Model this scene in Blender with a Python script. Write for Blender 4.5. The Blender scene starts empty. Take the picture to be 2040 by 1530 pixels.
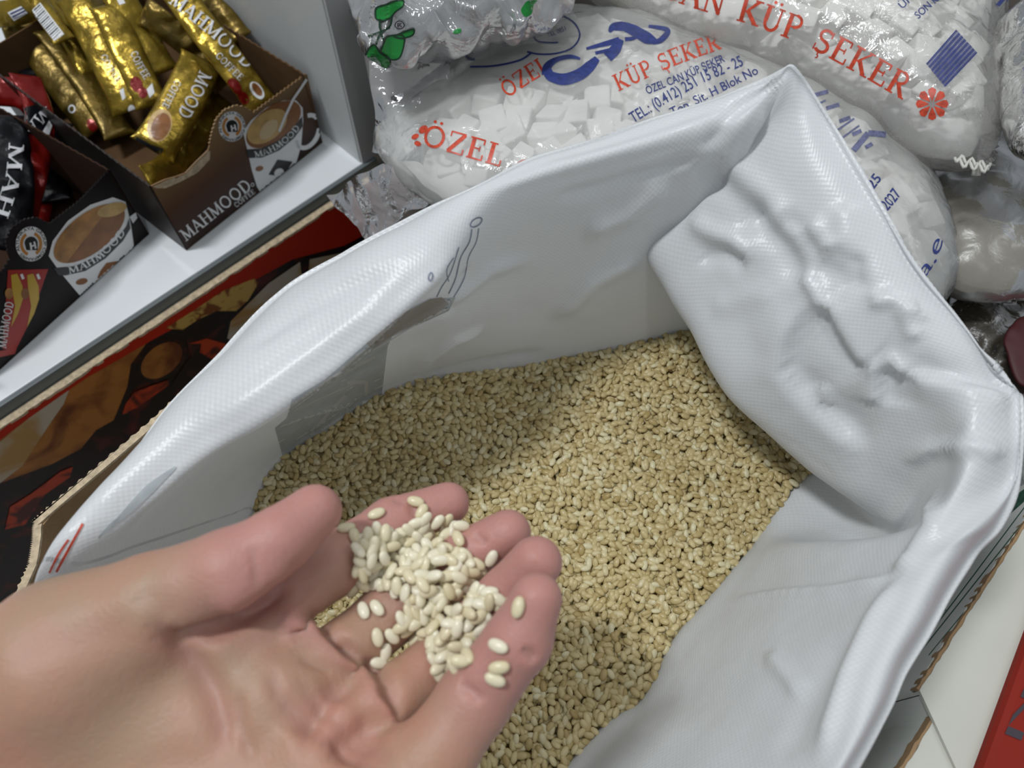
import bpy, bmesh, math, random
import numpy as np
from mathutils import Vector, Matrix
from mathutils.bvhtree import BVHTree

random.seed(7); rng = np.random.default_rng(7)
S = bpy.context.scene
C = S.collection

# ------------------------------------------------------------------ camera
FPX = 1541.0
PITCH = math.radians(61.5)                    # below the horizon
CAM = np.array([0.0, 0.0, 0.785])
cd = bpy.data.cameras.new('camera'); cam = bpy.data.objects.new('camera', cd); C.objects.link(cam)
cam.location = CAM; cam.rotation_euler = (math.pi/2 - PITCH, 0, 0)
cd.sensor_width = 36; cd.lens = FPX/2040*36; cd.clip_start = 0.01
cd.dof.use_dof = True; cd.dof.focus_distance = 0.34; cd.dof.aperture_fstop = 13
S.camera = cam

# ------------------------------------------------------------------ light and exposure
S.view_settings.view_transform = 'Standard'; S.view_settings.look = 'None'
S.view_settings.gamma = 1; S.view_settings.use_curve_mapping = False
S.view_settings.exposure = -0.12
w = bpy.data.worlds.new('world'); S.world = w; w.use_nodes = True
w.node_tree.nodes['Background'].inputs[0].default_value = (0.86, 0.93, 1.0, 1)
w.node_tree.nodes['Background'].inputs[1].default_value = 0.30

def area(name, loc, target, sx, sy, power, col):
    l = bpy.data.lights.new(name, 'AREA'); l.shape = 'RECTANGLE'; l.size = sx; l.size_y = sy
    l.energy = power; l.color = col
    o = bpy.data.objects.new(name, l); C.objects.link(o); o.location = loc
    o.rotation_euler = (Vector(target) - Vector(loc)).to_track_quat('-Z', 'Y').to_euler()
    o['kind'] = 'helper'
    return o
area('tube_or_fill_light', (-0.74, 0.24, 2.45), (0, .15, .45), 0.16, 0.36, 29, (0.95, 0.98, 1.0))
for tx, ty, pw in ((0.75, 1.55, 9), (-1.5, 1.7, 6), (1.5, 0.1, 6), (0.35, -0.9, 5)):  # unseen weak tubes added as fill and for streak reflections
    area('tube_or_fill_light', (tx, ty, 2.5), (tx*.3, ty*.5+.1, .45), 0.07, 1.2, pw, (0.97, 0.99, 1.0))

# ------------------------------------------------------------------ helpers
def ray(px, py):
    u = (px-1020)/FPX; v = (765-py)/FPX
    return np.array([u, math.cos(PITCH)+v*math.sin(PITCH), -math.sin(PITCH)+v*math.cos(PITCH)])
def at(px, py, z):                            # the point of height z seen at a pixel
    r = ray(px, py); return CAM + r*((z-CAM[2])/r[2])
def ad(px, py, d): return CAM + ray(px, py)*d  # the point at a depth d
def on_plane(px, py, p0, n):
    r = ray(px, py); return CAM + r*(np.dot(np.array(p0)-CAM, n)/np.dot(r, n))

def mesh_obj(name, V, Fs, m=None, parent=None, smooth=True, uv=None):
    me = bpy.data.meshes.new(name)
    me.from_pydata([tuple(map(float, v)) for v in V], [], [tuple(int(i) for i in f) for f in Fs])
    if smooth: me.polygons.foreach_set('use_smooth', [True]*len(me.polygons))
    if uv is not None:
        l = me.uv_layers.new(name='UVMap'); idx = np.zeros(len(me.loops), int); me.loops.foreach_get('vertex_index', idx)
        l.data.foreach_set('uv', np.asarray(uv, float)[idx].ravel())
    me.update()
    o = bpy.data.objects.new(name, me); C.objects.link(o)
    if m: me.materials.append(m)
    if parent: o.parent = parent
    return o
def big_mesh(name, V, T, m):                  # numpy arrays of vertices and triangles
    me = bpy.data.meshes.new(name)
    me.vertices.add(len(V)); me.vertices.foreach_set('co', V.astype(np.float32).ravel())
    n = T.shape[1]
    me.loops.add(T.size); me.loops.foreach_set('vertex_index', T.astype(np.int32).ravel())
    me.polygons.add(len(T)); me.polygons.foreach_set('loop_start', np.arange(0, T.size, n, dtype=np.int32))
    me.polygons.foreach_set('loop_total', np.full(len(T), n, dtype=np.int32))
    me.polygons.foreach_set('use_smooth', np.ones(len(T), bool))
    me.update(calc_edges=True); me.validate()
    o = bpy.data.objects.new(name, me); C.objects.link(o); me.materials.append(m)
    return o
def empty(name, loc):
    o = bpy.data.objects.new(name, None); C.objects.link(o); o.location = Vector(loc); o.empty_display_size = .02; return o
def tag(o, label=None, cat=None, group=None, kind=None):
    if label: o['label'] = label
    if cat: o['category'] = cat
    if group: o['group'] = group
    if kind: o['kind'] = kind
    return o
def adopt(ch, par):                            # parent, keeping the child where it is
    ch.parent = par; ch.matrix_parent_inverse = Matrix.Translation(par.location).inverted()
    return ch

def mat(name, col, rough=.5, metal=0, spec=.5, bump=0, bscale=200, var=0, vscale=30, sss=0, trans=0, coat=0):
    m = bpy.data.materials.new(name); m.use_nodes = True
    nt = m.node_tree; p = nt.nodes['Principled BSDF']; out = nt.nodes['Material Output']
    p.inputs['Base Color'].default_value = (*col, 1); p.inputs['Roughness'].default_value = rough
    p.inputs['Metallic'].default_value = metal; p.inputs['Specular IOR Level'].default_value = spec
    p.inputs['Coat Weight'].default_value = coat; p.inputs['Coat Roughness'].default_value = .15
    if sss:
        p.inputs['Subsurface Weight'].default_value = sss
        p.inputs['Subsurface Radius'].default_value = (1, .35, .2); p.inputs['Subsurface Scale'].default_value = .004
    tc = nt.nodes.new('ShaderNodeTexCoord')
    if var:
        n = nt.nodes.new('ShaderNodeTexNoise'); n.inputs['Scale'].default_value = vscale; n.inputs['Detail'].default_value = 5
        nt.links.new(tc.outputs['Object'], n.inputs['Vector'])
        mx = nt.nodes.new('ShaderNodeMix'); mx.data_type = 'RGBA'
        mx.inputs[6].default_value = tuple(max(0, c*(1-var)) for c in col)+(1,)
        mx.inputs[7].default_value = tuple(min(1, c*(1+var)) for c in col)+(1,)
        mr = nt.nodes.new('ShaderNodeMapRange'); mr.inputs[1].default_value = .3; mr.inputs[2].default_value = .7
        nt.links.new(n.outputs['Fac'], mr.inputs[0]); nt.links.new(mr.outputs[0], mx.inputs[0])
        nt.links.new(mx.outputs[2], p.inputs['Base Color'])
    if bump:
        n = nt.nodes.new('ShaderNodeTexNoise'); n.inputs['Scale'].default_value = bscale; n.inputs['Detail'].default_value = 4
        nt.links.new(tc.outputs['Object'], n.inputs['Vector'])
        b = nt.nodes.new('ShaderNodeBump'); b.inputs['Strength'].default_value = 1; b.inputs['Distance'].default_value = bump
        nt.links.new(n.outputs['Fac'], b.inputs['Height']); nt.links.new(b.outputs[0], p.inputs['Normal'])
    if trans:
        t = nt.nodes.new('ShaderNodeBsdfTranslucent'); t.inputs[0].default_value = (*col, 1)
        ms = nt.nodes.new('ShaderNodeMixShader'); ms.inputs[0].default_value = trans
        nt.links.new(p.outputs[0], ms.inputs[1]); nt.links.new(t.outputs[0], ms.inputs[2]); nt.links.new(ms.outputs[0], out.inputs[0])
    return m
def mix2(name, ca, cb, scale, lo=.4, hi=.6, rough=.35, coat=.15, detail=6, dist=.8):
    """printed picture area wandering between two inks"""
    m = mat(name, ca, rough, coat=coat); nt = m.node_tree; p = nt.nodes['Principled BSDF']
    tc = nt.nodes.new('ShaderNodeTexCoord'); n = nt.nodes.new('ShaderNodeTexNoise'); n.inputs['Scale'].default_value = scale
    n.inputs['Detail'].default_value = detail; n.inputs['Distortion'].default_value = dist; nt.links.new(tc.outputs['Object'], n.inputs['Vector'])
    cr = nt.nodes.new('ShaderNodeValToRGB'); cr.color_ramp.elements[0].position = lo; cr.color_ramp.elements[1].position = hi
    cr.color_ramp.elements[0].color = (*ca, 1); cr.color_ramp.elements[1].color = (*cb, 1)
    nt.links.new(n.outputs['Fac'], cr.inputs[0]); nt.links.new(cr.outputs[0], p.inputs['Base Color']); return m
def film(name, clear, col=(.9, .9, .88), rough=.12, bump=.0006, bscale=90):
    """thin plastic film: part clear, part milky, glossy and crinkled"""
    m = bpy.data.materials.new(name); m.use_nodes = True; nt = m.node_tree
    p = nt.nodes['Principled BSDF']; out = nt.nodes['Material Output']
    p.inputs['Base Color'].default_value = (*col, 1); p.inputs['Roughness'].default_value = .5
    tl = nt.nodes.new('ShaderNodeBsdfTranslucent'); tl.inputs[0].default_value = (*col, 1)
    tr = nt.nodes.new('ShaderNodeBsdfTransparent'); gl = nt.nodes.new('ShaderNodeBsdfGlossy'); gl.inputs['Roughness'].default_value = rough
    tc = nt.nodes.new('ShaderNodeTexCoord'); n = nt.nodes.new('ShaderNodeTexNoise'); n.inputs['Scale'].default_value = bscale
    n.inputs['Detail'].default_value = 4; n.inputs['Distortion'].default_value = .6
    nt.links.new(tc.outputs['Object'], n.inputs['Vector'])
    b = nt.nodes.new('ShaderNodeBump'); b.inputs['Distance'].default_value = bump*4; nt.links.new(n.outputs['Fac'], b.inputs['Height'])
    nt.links.new(b.outputs[0], gl.inputs['Normal'])
    m1 = nt.nodes.new('ShaderNodeMixShader'); m1.inputs[0].default_value = .5
    nt.links.new(p.outputs[0], m1.inputs[1]); nt.links.new(tl.outputs[0], m1.inputs[2])
    m2 = nt.nodes.new('ShaderNodeMixShader'); m2.inputs[0].default_value = clear
    nt.links.new(m1.outputs[0], m2.inputs[1]); nt.links.new(tr.outputs[0], m2.inputs[2])
    fr = nt.nodes.new('ShaderNodeFresnel'); fr.inputs[0].default_value = 1.5; nt.links.new(b.outputs[0], fr.inputs['Normal'])
    m3 = nt.nodes.new('ShaderNodeMixShader'); nt.links.new(fr.outputs[0], m3.inputs[0])
    nt.links.new(m2.outputs[0], m3.inputs[1]); nt.links.new(gl.outputs[0], m3.inputs[2]); nt.links.new(m3.outputs[0], out.inputs[0])
    return m

def catmull(P, t):                            # P (n,k), t in 0..n-1
    P = np.asarray(P, float); n = len(P); i = np.clip(np.floor(t).astype(int), 0, n-2); f = (t-i)[:, None]
    g = lambda k: P[np.clip(k, 0, n-1)]
    a, b, c, d = g(i-1), g(i), g(i+1), g(i+2)
    return .5*((2*b)+(c-a)*f+(2*a-5*b+4*c-d)*f*f+(3*b-a-3*c+d)*f**3)
def catmull_loop(P, sub):
    P = np.asarray(P, float); n = len(P); t = np.arange(n*sub)/sub; i = t.astype(int); f = (t-i)
    f = f.reshape((-1,)+(1,)*(P.ndim-1)); g = lambda k: P[k % n]
    a, b, c, d = g(i-1), g(i), g(i+1), g(i+2)
    return .5*((2*b)+(c-a)*f+(2*a-5*b+4*c-d)*f*f+(3*b-a-3*c+d)*f**3)

# ---- smooth value noise on arrays of points
_perm = rng.random((32, 32, 32))
def vnoise(P, s):
    Q = np.asarray(P)*s; i = np.floor(Q).astype(int); f = Q-i; f = f*f*(3-2*f); r = 0
    for a in (0, 1):
        for b in (0, 1):
            for c in (0, 1):
                wgt = (f[:, 0] if a else 1-f[:, 0])*(f[:, 1] if b else 1-f[:, 1])*(f[:, 2] if c else 1-f[:, 2])
                r = r + wgt*_perm[(i[:, 0]+a) % 32, (i[:, 1]+b) % 32, (i[:, 2]+c) % 32]
    return r*2-1

def bvh_of(V, Fs): return BVHTree.FromPolygons([Vector(v) for v in V], [tuple(int(i) for i in f) for f in Fs])
def bvh_obj(*obs):
    V = []; Fs = []
    for o in obs:
        k = len(V); M = Matrix.Translation(o.location) @ Matrix.Identity(4) if o.parent is None else Matrix.Identity(4)
        V += [M @ v.co for v in o.data.vertices]; Fs += [tuple(i+k for i in p.vertices) for p in o.data.polygons]
    return BVHTree.FromPolygons(V, Fs)
def cast(bv, px, py, lift=0):
    r = ray(px, py); d = Vector(r).normalized()
    h = bv.ray_cast(Vector(CAM), d)
    if h[0] is None: return None, None
    return h[0]-d*lift, h[1]

def press(V, N, bv, strokes):
    """push the vertices V along N near strokes drawn on the surface: (pixels, width, height, 'r' ridge | 's' step)"""
    V = V.copy(); D = np.zeros(len(V)); V0 = V.copy()
    for px, wd, ht, kind in strokes:
        pts = []
        for (a, b) in zip(px[:-1], px[1:]):
            n = max(2, int(math.dist(a, b)/8))
            for k in range(n):
                h, _ = cast(bv, a[0]+(b[0]-a[0])*k/n, a[1]+(b[1]-a[1])*k/n)
                if h: pts.append(h)
        if len(pts) < 3: continue
        pts = np.array(pts); lo = pts.min(0)-wd*4; hi = pts.max(0)+wd*4
        sel = np.where(np.all((V0 > lo) & (V0 < hi), axis=1))[0]
        if not len(sel): continue
        X = V0[sel]; d2 = ((X[:, None, :]-pts[None])**2).sum(2); k = d2.argmin(1); d = np.sqrt(d2[np.arange(len(k)), k])
        end = np.minimum(k, len(pts)-1-k)/(len(pts)*.22); fade = np.clip(end, 0, 1); fade = fade*fade*(3-2*fade)
        if kind == 'r': D[sel] += ht*fade*np.exp(-(d/wd)**2)
        else:
            tan = np.gradient(pts, axis=0)[k]; side = np.sign(np.einsum('ij,ij->i', np.cross(tan, X-pts[k]), N[sel]))
            D[sel] += ht*fade*side*np.tanh(d/wd*1.6)*np.exp(-(d/(wd*3))**2)
    return V + N*D[:, None]
def grid_normals(V, Q):
    n = np.cross(V[Q[:, 2]]-V[Q[:, 0]], V[Q[:, 3]]-V[Q[:, 1]]); N = np.zeros_like(V)
    for k in range(4): np.add.at(N, Q[:, k], n)
    return N/np.maximum(np.linalg.norm(N, axis=1), 1e-12)[:, None]

# ------------------------------------------------------------------ prints: flat shapes laid onto a surface
def tri_fan(poly):
    from mathutils.geometry import tessellate_polygon
    return [tuple(t) for t in tessellate_polygon([[Vector((p[0], p[1], 0)) for p in poly]])]
def lay(name, polys, surf, m, parent, lift=.0003, step=9, upright=False):
    """polys: outlines in pixels of the photograph; each is laid onto the surface and subdivided to follow it"""
    V = []; T = []
    for poly in polys:
        base = len(V); V += [tuple(p) for p in poly]; T += [tuple(base+i for i in t) for t in tri_fan(poly)]
    return lay_tris(name, V, T, surf, m, parent, lift, step, upright)
def lay_tris(name, V, T, surf, m, parent, lift=.0003, step=9, upright=False):
    V = [tuple(v[:2]) for v in V]; out = []; mid = {}
    stack = list(T)
    while stack:
        a, b, c = stack.pop()
        L = [math.dist(V[a], V[b]), math.dist(V[b], V[c]), math.dist(V[c], V[a])]
        k = max(range(3), key=lambda i: L[i])
        if L[k] <= step or len(out)+len(stack) > 60000: out.append((a, b, c)); continue
        i, j, o = [(a, b, c), (b, c, a), (c, a, b)][k]; key = (min(i, j), max(i, j))
        if key not in mid: mid[key] = len(V); V.append(((V[i][0]+V[j][0])/2, (V[i][1]+V[j][1])/2))
        q = mid[key]; stack += [(i, q, o), (q, j, o)]
    P = []; ok = []
    for v in V:
        h, hn = cast(surf, v[0], v[1], lift); P.append(h if h else Vector((0, 0, 0))); ok.append(h is not None and not (upright and abs(hn.z) > .5))
    Fs = []
    for t in out:
        if all(ok[i] for i in t) and max((P[t[0]]-P[t[1]]).length, (P[t[1]]-P[t[2]]).length) < .02: Fs.append(t)
    used = sorted({i for f in Fs for i in f}); mp = {i: k for k, i in enumerate(used)}
    Fs = [tuple(mp[i] for i in f) for f in Fs]; P = [P[i] for i in used]
    if not Fs: return None
    o = mesh_obj(name, P, Fs, m)
    if parent: adopt(o, parent) if parent.type == 'EMPTY' or parent.parent is None else setattr(o, 'parent', parent)
    return o
def ell(cx, cy, rx, ry, rot=0, n=40, a0=0, a1=360):
    c, s = math.cos(math.radians(rot)), math.sin(math.radians(rot)); r = []
    full = abs(a1-a0) >= 360
    for i in range(n if full else n+1):
        t = math.radians(a0+(a1-a0)*i/n); x, y = rx*math.cos(t), ry*math.sin(t); r.append((cx+x*c-y*s, cy+x*s+y*c))
    return r
def ring(cx, cy, rx, ry, wd, rot=0, a0=0, a1=360, n=40):
    q = []
    A = ell(cx, cy, rx+wd/2, ry+wd/2, rot, n, a0, a1); B = ell(cx, cy, rx-wd/2, ry-wd/2, rot, n, a0, a1)
    if abs(a1-a0) >= 360: A.append(A[0]); B.append(B[0])
    for i in range(len(A)-1): q.append([A[i], A[i+1], B[i+1], B[i]])
    return q
def line(pts, wd):
    q = []
    for a, b in zip(pts[:-1], pts[1:]):
        d = math.dist(a, b) or 1; nx, ny = -(b[1]-a[1])/d*wd/2, (b[0]-a[0])/d*wd/2
        q.append([(a[0]+nx, a[1]+ny), (b[0]+nx, b[1]+ny), (b[0]-nx, b[1]-ny), (a[0]-nx, a[1]-ny)])
    return q
def stroke(pts, w0, w1=None, n=26):
    """a smooth pen stroke through pixel points, the width running from w0 to w1 (or through a list)"""
    P = catmull(np.array(pts, float), np.linspace(0, len(pts)-1, n)); ws = w0 if isinstance(w0, (list, tuple)) else [w0, w0 if w1 is None else w1]
    wd = np.interp(np.linspace(0, 1, n), np.linspace(0, 1, len(ws)), ws); T_ = np.gradient(P, axis=0); T_ /= np.maximum(np.linalg.norm(T_, axis=1), 1e-6)[:, None]
    Nn = np.stack([-T_[:, 1], T_[:, 0]], 1)*wd[:, None]/2; A_, B_ = P+Nn, P-Nn
    return [[tuple(A_[i]), tuple(A_[i+1]), tuple(B_[i+1]), tuple(B_[i])] for i in range(n-1)]
# --- serif capitals drawn as strokes in a unit-high cell: l x1 y1 x2 y2 width ; a cx cy rx ry a0 a1 width
TK, TN = .17, .08
def sf(x, y, w_=.26): return ('l', x-w_/2, y, x+w_/2, y, .07)
GL = {
 'M': (1.05, [('l', .14, 0, .2, 1, TN), ('l', .16, 1, .52, .05, TK), ('l', .52, .05, .88, 1, TN), ('l', .86, 1, .92, 0, TK), sf(.12, .03), sf(.9, .03, .3), sf(.12, .97, .2), sf(.92, .97, .2)]),
 'A': (.85, [('l', .1, 0, .43, 1, TN), ('l', .4, 1, .76, 0, TK), ('l', .2, .33, .62, .33, .07), sf(.1, .03), sf(.77, .03, .3)]),
 'H': (.9, [('l', .18, 0, .18, 1, TK), ('l', .72, 0, .72, 1, TK), ('l', .18, .52, .72, .52, .07), sf(.18, .03, .34), sf(.72, .03, .34), sf(.18, .97, .34), sf(.72, .97, .34)]),
 'O': (.98, [('a', .48, .5, .38, .45, 0, 360, .13)]),
 'D': (.92, [('l', .18, 0, .18, 1, TK), ('a', .38, .5, .4, .46, -90, 90, .13), ('l', .05, .04, .42, .04, .08), ('l', .05, .96, .42, .96, .08)]),
 'C': (.86, [('a', .48, .5, .38, .45, 50, 310, .13), ('l', .74, .68, .74, .95, .08), ('l', .74, .05, .74, .3, .06)]),
 'F': (.72, [('l', .2, 0, .2, 1, TK), ('l', .05, .96, .64, .96, .08), ('l', .64, .98, .64, .74, .07), ('l', .2, .52, .5, .52, .07), ('l', .5, .64, .5, .4, .06), sf(.2, .03, .36)]),
 'E': (.78, [('l', .2, 0, .2, 1, TK), ('l', .05, .96, .66, .96, .08), ('l', .66, .98, .66, .74, .07), ('l', .2, .52, .52, .52, .07), ('l', .52, .64, .52, .4, .06), ('l', .05, .04, .7, .04, .08), ('l', .7, .02, .7, .28, .07)]),
 'K': (.9, [('l', .2, 0, .2, 1, TK), ('l', .3, .42, .72, .97, .08), ('l', .36, .52, .78, .03, TK), sf(.2, .03, .36), sf(.2, .97, .36), sf(.72, .97, .26), sf(.8, .03, .3)]),
 'U': (.88, [('l', .18, 1, .18, .34, TK), ('a', .44, .34, .26, .3, 180, 360, .13), ('l', .7, .34, .7, 1, TN), sf(.18, .97, .34), sf(.7, .97, .26)]),
 'P': (.78, [('l', .2, 0, .2, 1, TK), ('a', .4, .74, .26, .24, -90, 90, .12), ('l', .05, .97, .42, .97, .07), ('l', .2, .5, .42, .5, .07), sf(.2, .03, .36)]),
 'R': (.88, [('l', .2, 0, .2, 1, TK), ('a', .4, .74, .25, .24, -90, 90, .12), ('l', .05, .97, .42, .97, .07), ('l', .2, .5, .42, .5, .07), ('l', .4, .5, .76, .02, TK), sf(.2, .03, .36), sf(.78, .03, .22)]),
 'S': (.74, [('a', .37, .73, .24, .22, 40, 270, .12), ('a', .37, .27, .26, .23, -140, 90, .14), ('l', .6, .72, .6, .98, .06), ('l', .1, .02, .1, .3, .06)]),
 'Z': (.82, [('l', .1, .96, .72, .96, .08), ('l', .1, .98, .1, .74, .07), ('l', .68, .94, .12, .06, TK), ('l', .08, .04, .74, .04, .08), ('l', .74, .02, .74, .28, .07)]),
 'L': (.74, [('l', .2, 0, .2, 1, TK), ('l', .05, .04, .66, .04, .08), ('l', .66, .02, .66, .3, .07), sf(.2, .97, .36)]),
 'N': (.95, [('l', .18, 0, .18, 1, TN), ('l', .14, .98, .76, .04, TK), ('l', .76, 0, .76, 1, TN), sf(.18, .03, .3), sf(.14, .97, .2), sf(.76, .97, .3)]),
 ' ': (.45, []),
}
GL['Ö'] = (GL['O'][0], GL['O'][1]+[('a', .34, 1.17, .035, .035, 0, 360, .07), ('a', .62, 1.17, .035, .035, 0, 360, .07)])
GL['Ü'] = (GL['U'][0], GL['U'][1]+[('a', .32, 1.17, .035, .035, 0, 360, .07), ('a', .58, 1.17, .035, .035, 0, 360, .07)])
GL['Ş'] = (GL['S'][0], GL['S'][1]+[('l', .37, 0, .37, -.12, .06), ('a', .35, -.17, .08, .07, -90, 90, .06)])
def serif(text):
    polys = []; x = 0
    for ch in text:
        adv, parts = GL[ch]
        for p in parts:
            if p[0] == 'l': polys += [[(x+a, b) for a, b in q] for q in line([(p[1], p[2]), (p[3], p[4])], p[5])]
            else: polys += [[(x+a, b) for a, b in q] for q in ring(p[1], p[2], p[3], p[4], p[7], 0, p[5], p[6], 18)]
        x += adv+.06
    return polys, x
def along(path, up=1.0):
    """maps text (x along, y up) onto a pixel path given as points; keeps the letters upright to the path"""
    P = np.array(path, float); seg = np.linalg.norm(np.diff(P, axis=0), axis=1); cum = np.concatenate([[0], np.cumsum(seg)])
    def f(s):
        s = float(np.clip(s, -50, cum[-1]+200)); k = int(np.clip(np.searchsorted(cum, s)-1, 0, len(seg)-1))
        d = (P[k+1]-P[k])/seg[k]; return P[k]+d*(s-cum[k]), d
    return f, cum[-1]
def put_text(name, text, path, height, surf, m, parent, lift=.0004, kind='serif', shear=0, step=8, bold=0):
    f, L = along(path)
    if kind == 'serif':
        polys, wid = serif(text); V = []; T = []
        for q in polys:
            b = len(V); V += q; T += [(b, b+1, b+2), (b, b+2, b+3)]
    else:
        V, T, wid = sans(text, bold)
    sx = L/wid; out = []
    for (x, y) in V:
        p, d = f(x*sx + y*height*shear); n = np.array([d[1], -d[0]]); out.append(tuple(p+n*y*height))
    return lay_tris(name, out, T, surf, m, parent, lift, step)
_fc = {}
def sans(text, bold=0):
    key = (text, bold)
    if key not in _fc:
        cu = bpy.data.curves.new('lettering', 'FONT'); cu.body = text; cu.size = 1.0; cu.offset = bold; cu.resolution_u = 3
        o = bpy.data.objects.new('lettering', cu); C.objects.link(o)
        dg = bpy.context.evaluated_depsgraph_get(); me = bpy.data.meshes.new_from_object(o.evaluated_get(dg))
        bm = bmesh.new(); bm.from_mesh(me); bmesh.ops.triangulate(bm, faces=bm.faces[:])
        V = [(v.co.x/.7, v.co.y/.7) for v in bm.verts]; bm.verts.index_update(); T = [tuple(v.index for v in fc.verts) for fc in bm.faces]
        bm.free(); bpy.data.objects.remove(o); bpy.data.curves.remove(cu); bpy.data.meshes.remove(me)
        x0 = min(v[0] for v in V); V = [(a-x0, b) for a, b in V]; _fc[key] = (V, T, max(v[0] for v in V))
    return _fc[key]

# print colours
M_white = mat('print_white', (.78, .79, .8), .4)
M_red = mat('print_red', (.50, .05, .018), .45, var=.35, vscale=400)
M_blue = mat('print_blue', (.018, .032, .16), .45, var=.3, vscale=400)
M_paleblue = mat('print_faded_blue', (.11, .12, .22), .5, var=.4, vscale=500)
M_black = mat('print_black', (.012, .012, .014), .35)
M_kraft = mat('kraft_board', (.30, .19, .095), .85, var=.15, vscale=60, bump=.0004, bscale=500)
M_kraftpale = mat('cut_board_edge', (.50, .40, .27), .9, var=.25, vscale=300, bump=.001, bscale=600)

# =================================================================== floor, shelf
RZ = 0.45                                       # height of the rice surface
fl = mesh_obj('floor', [(-2, -2, 0), (2, -2, 0), (2, 3, 0), (-2, 3, 0)], [(0, 1, 2, 3)], mat('floor_tiles', (.22, .21, .2), .4, var=.2, vscale=3))
tag(fl, kind='structure')

def slab(name, base, z0, z1, m, parent=None, bev=.001):
    """prism over a ground polygon"""
    bm = bmesh.new(); lo = [bm.verts.new((p[0], p[1], z0)) for p in base]; hi = [bm.verts.new((p[0], p[1], z1)) for p in base]
    n = len(base); bm.faces.new(lo[::-1]); bm.faces.new(hi)
    for i in range(n): bm.faces.new((lo[i], lo[(i+1) % n], hi[(i+1) % n], hi[i]))
    bmesh.ops.recalc_face_normals(bm, faces=bm.faces[:])
    if bev: bmesh.ops.bevel(bm, geom=bm.edges[:], offset=bev, segments=2, affect='EDGES', profile=.5)
    me = bpy.data.meshes.new(name); bm.to_mesh(me); bm.free(); o = bpy.data.objects.new(name, me); C.objects.link(o); me.materials.append(m)
    if parent: adopt(o, parent)
    return o
SZ = .33
e0 = at(0, 805, SZ)[:2]; e1 = at(740, 318, SZ)[:2]; ed = (e1-e0)/np.linalg.norm(e1-e0); en = np.array([-ed[1], ed[0]])   # en points back
E0 = e0-ed*.25; E1 = e1+ed*.004
shelf = empty('shelf', (*((E0+E1)/2+en*.2), 0))
tag(shelf, 'white metal store shelf with grey front lip carrying the coffee boxes', 'shelf')
M_shelf = mat('white_shelf_paint', (.72, .75, .77), .35, var=.04, vscale=8)
M_grey = mat('grey_lip', (.12, .14, .145), .45)
slab('shelf_board', [E0+en*.002, E1+en*.002, E1+en*.6, E0+en*.6], SZ-.018, SZ, M_shelf, shelf, .0008)
slab('front_lip', [E0-en*.0015, E1-en*.0015, E1+en*.0018, E0+en*.0018], SZ-.032, SZ-.0005, M_grey, shelf, .0005)
slab('plinth', [E0+en*.05, E1+en*.05, E1+en*.6, E0+en*.6], .001, SZ-.019, M_grey, shelf, .001)
p1 = at(718, 325, SZ)[:2]; p0 = at(640, 262, SZ)[:2]
pd = (p0-p1)/np.linalg.norm(p0-p1); pn = np.array([pd[1], -pd[0]]);
if pn[0] < 0: pn = -pn
post = slab('side_panel', [p1, p1+pn*.013, p1+pn*.013+pd*.5, p1+pd*.5], SZ-.02, .95, mat('panel_paint', (.56, .58, .58), .4), shelf, .0012)
flg = slab('panel_flange', [p1-pd*.002+pn*.001, p1+pn*.022-pd*.002, p1+pn*.022+pd*.001, p1+pn*.001+pd*.001], SZ-.018, .95, mat('flange_paint', (.50, .51, .51), .4), shelf, .0006)

# =================================================================== coffee boxes
def wall_prism(name, pts, off, m, parent):
    """panel from an outline of 3-D points on a plane, thickened by the vector off"""
    n = len(pts); from mathutils.geometry import tessellate_polygon
    V = [Vector(p) for p in pts]+[Vector(p)+Vector(off) for p in pts]
    tr = tessellate_polygon([V[:n]]); Fs = [tuple(t) for t in tr]+[tuple(i+n for i in t[::-1]) for t in tr]
    Fs += [(i, (i+1) % n, n+(i+1) % n, n+i) for i in range(n)]
    bm = bmesh.new(); vs = [bm.verts.new(v) for v in V]
    for f in Fs:
        try: bm.faces.new([vs[i] for i in f])
        except ValueError: pass
    bmesh.ops.recalc_face_normals(bm, faces=bm.faces[:])
    me = bpy.data.meshes.new(name); bm.to_mesh(me); bm.free(); o = bpy.data.objects.new(name, me); C.objects.link(o); me.materials.append(m)
    if parent: adopt(o, parent)
    return o
def teeth(path, amp, pitch):
    out = []
    for a, b in zip(path[:-1], path[1:]):
        n = max(1, int(math.dist(a, b)/pitch)); d = math.dist(a, b) or 1; nx, ny = (b[1]-a[1])/d, -(b[0]-a[0])/d
        for k in range(n):
            t = k/n; out.append((a[0]+(b[0]-a[0])*t, a[1]+(b[1]-a[1])*t)); t = (k+.5)/n
            out.append((a[0]+(b[0]-a[0])*t+nx*amp, a[1]+(b[1]-a[1])*t+ny*amp))
    return out+[path[-1]]
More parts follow.
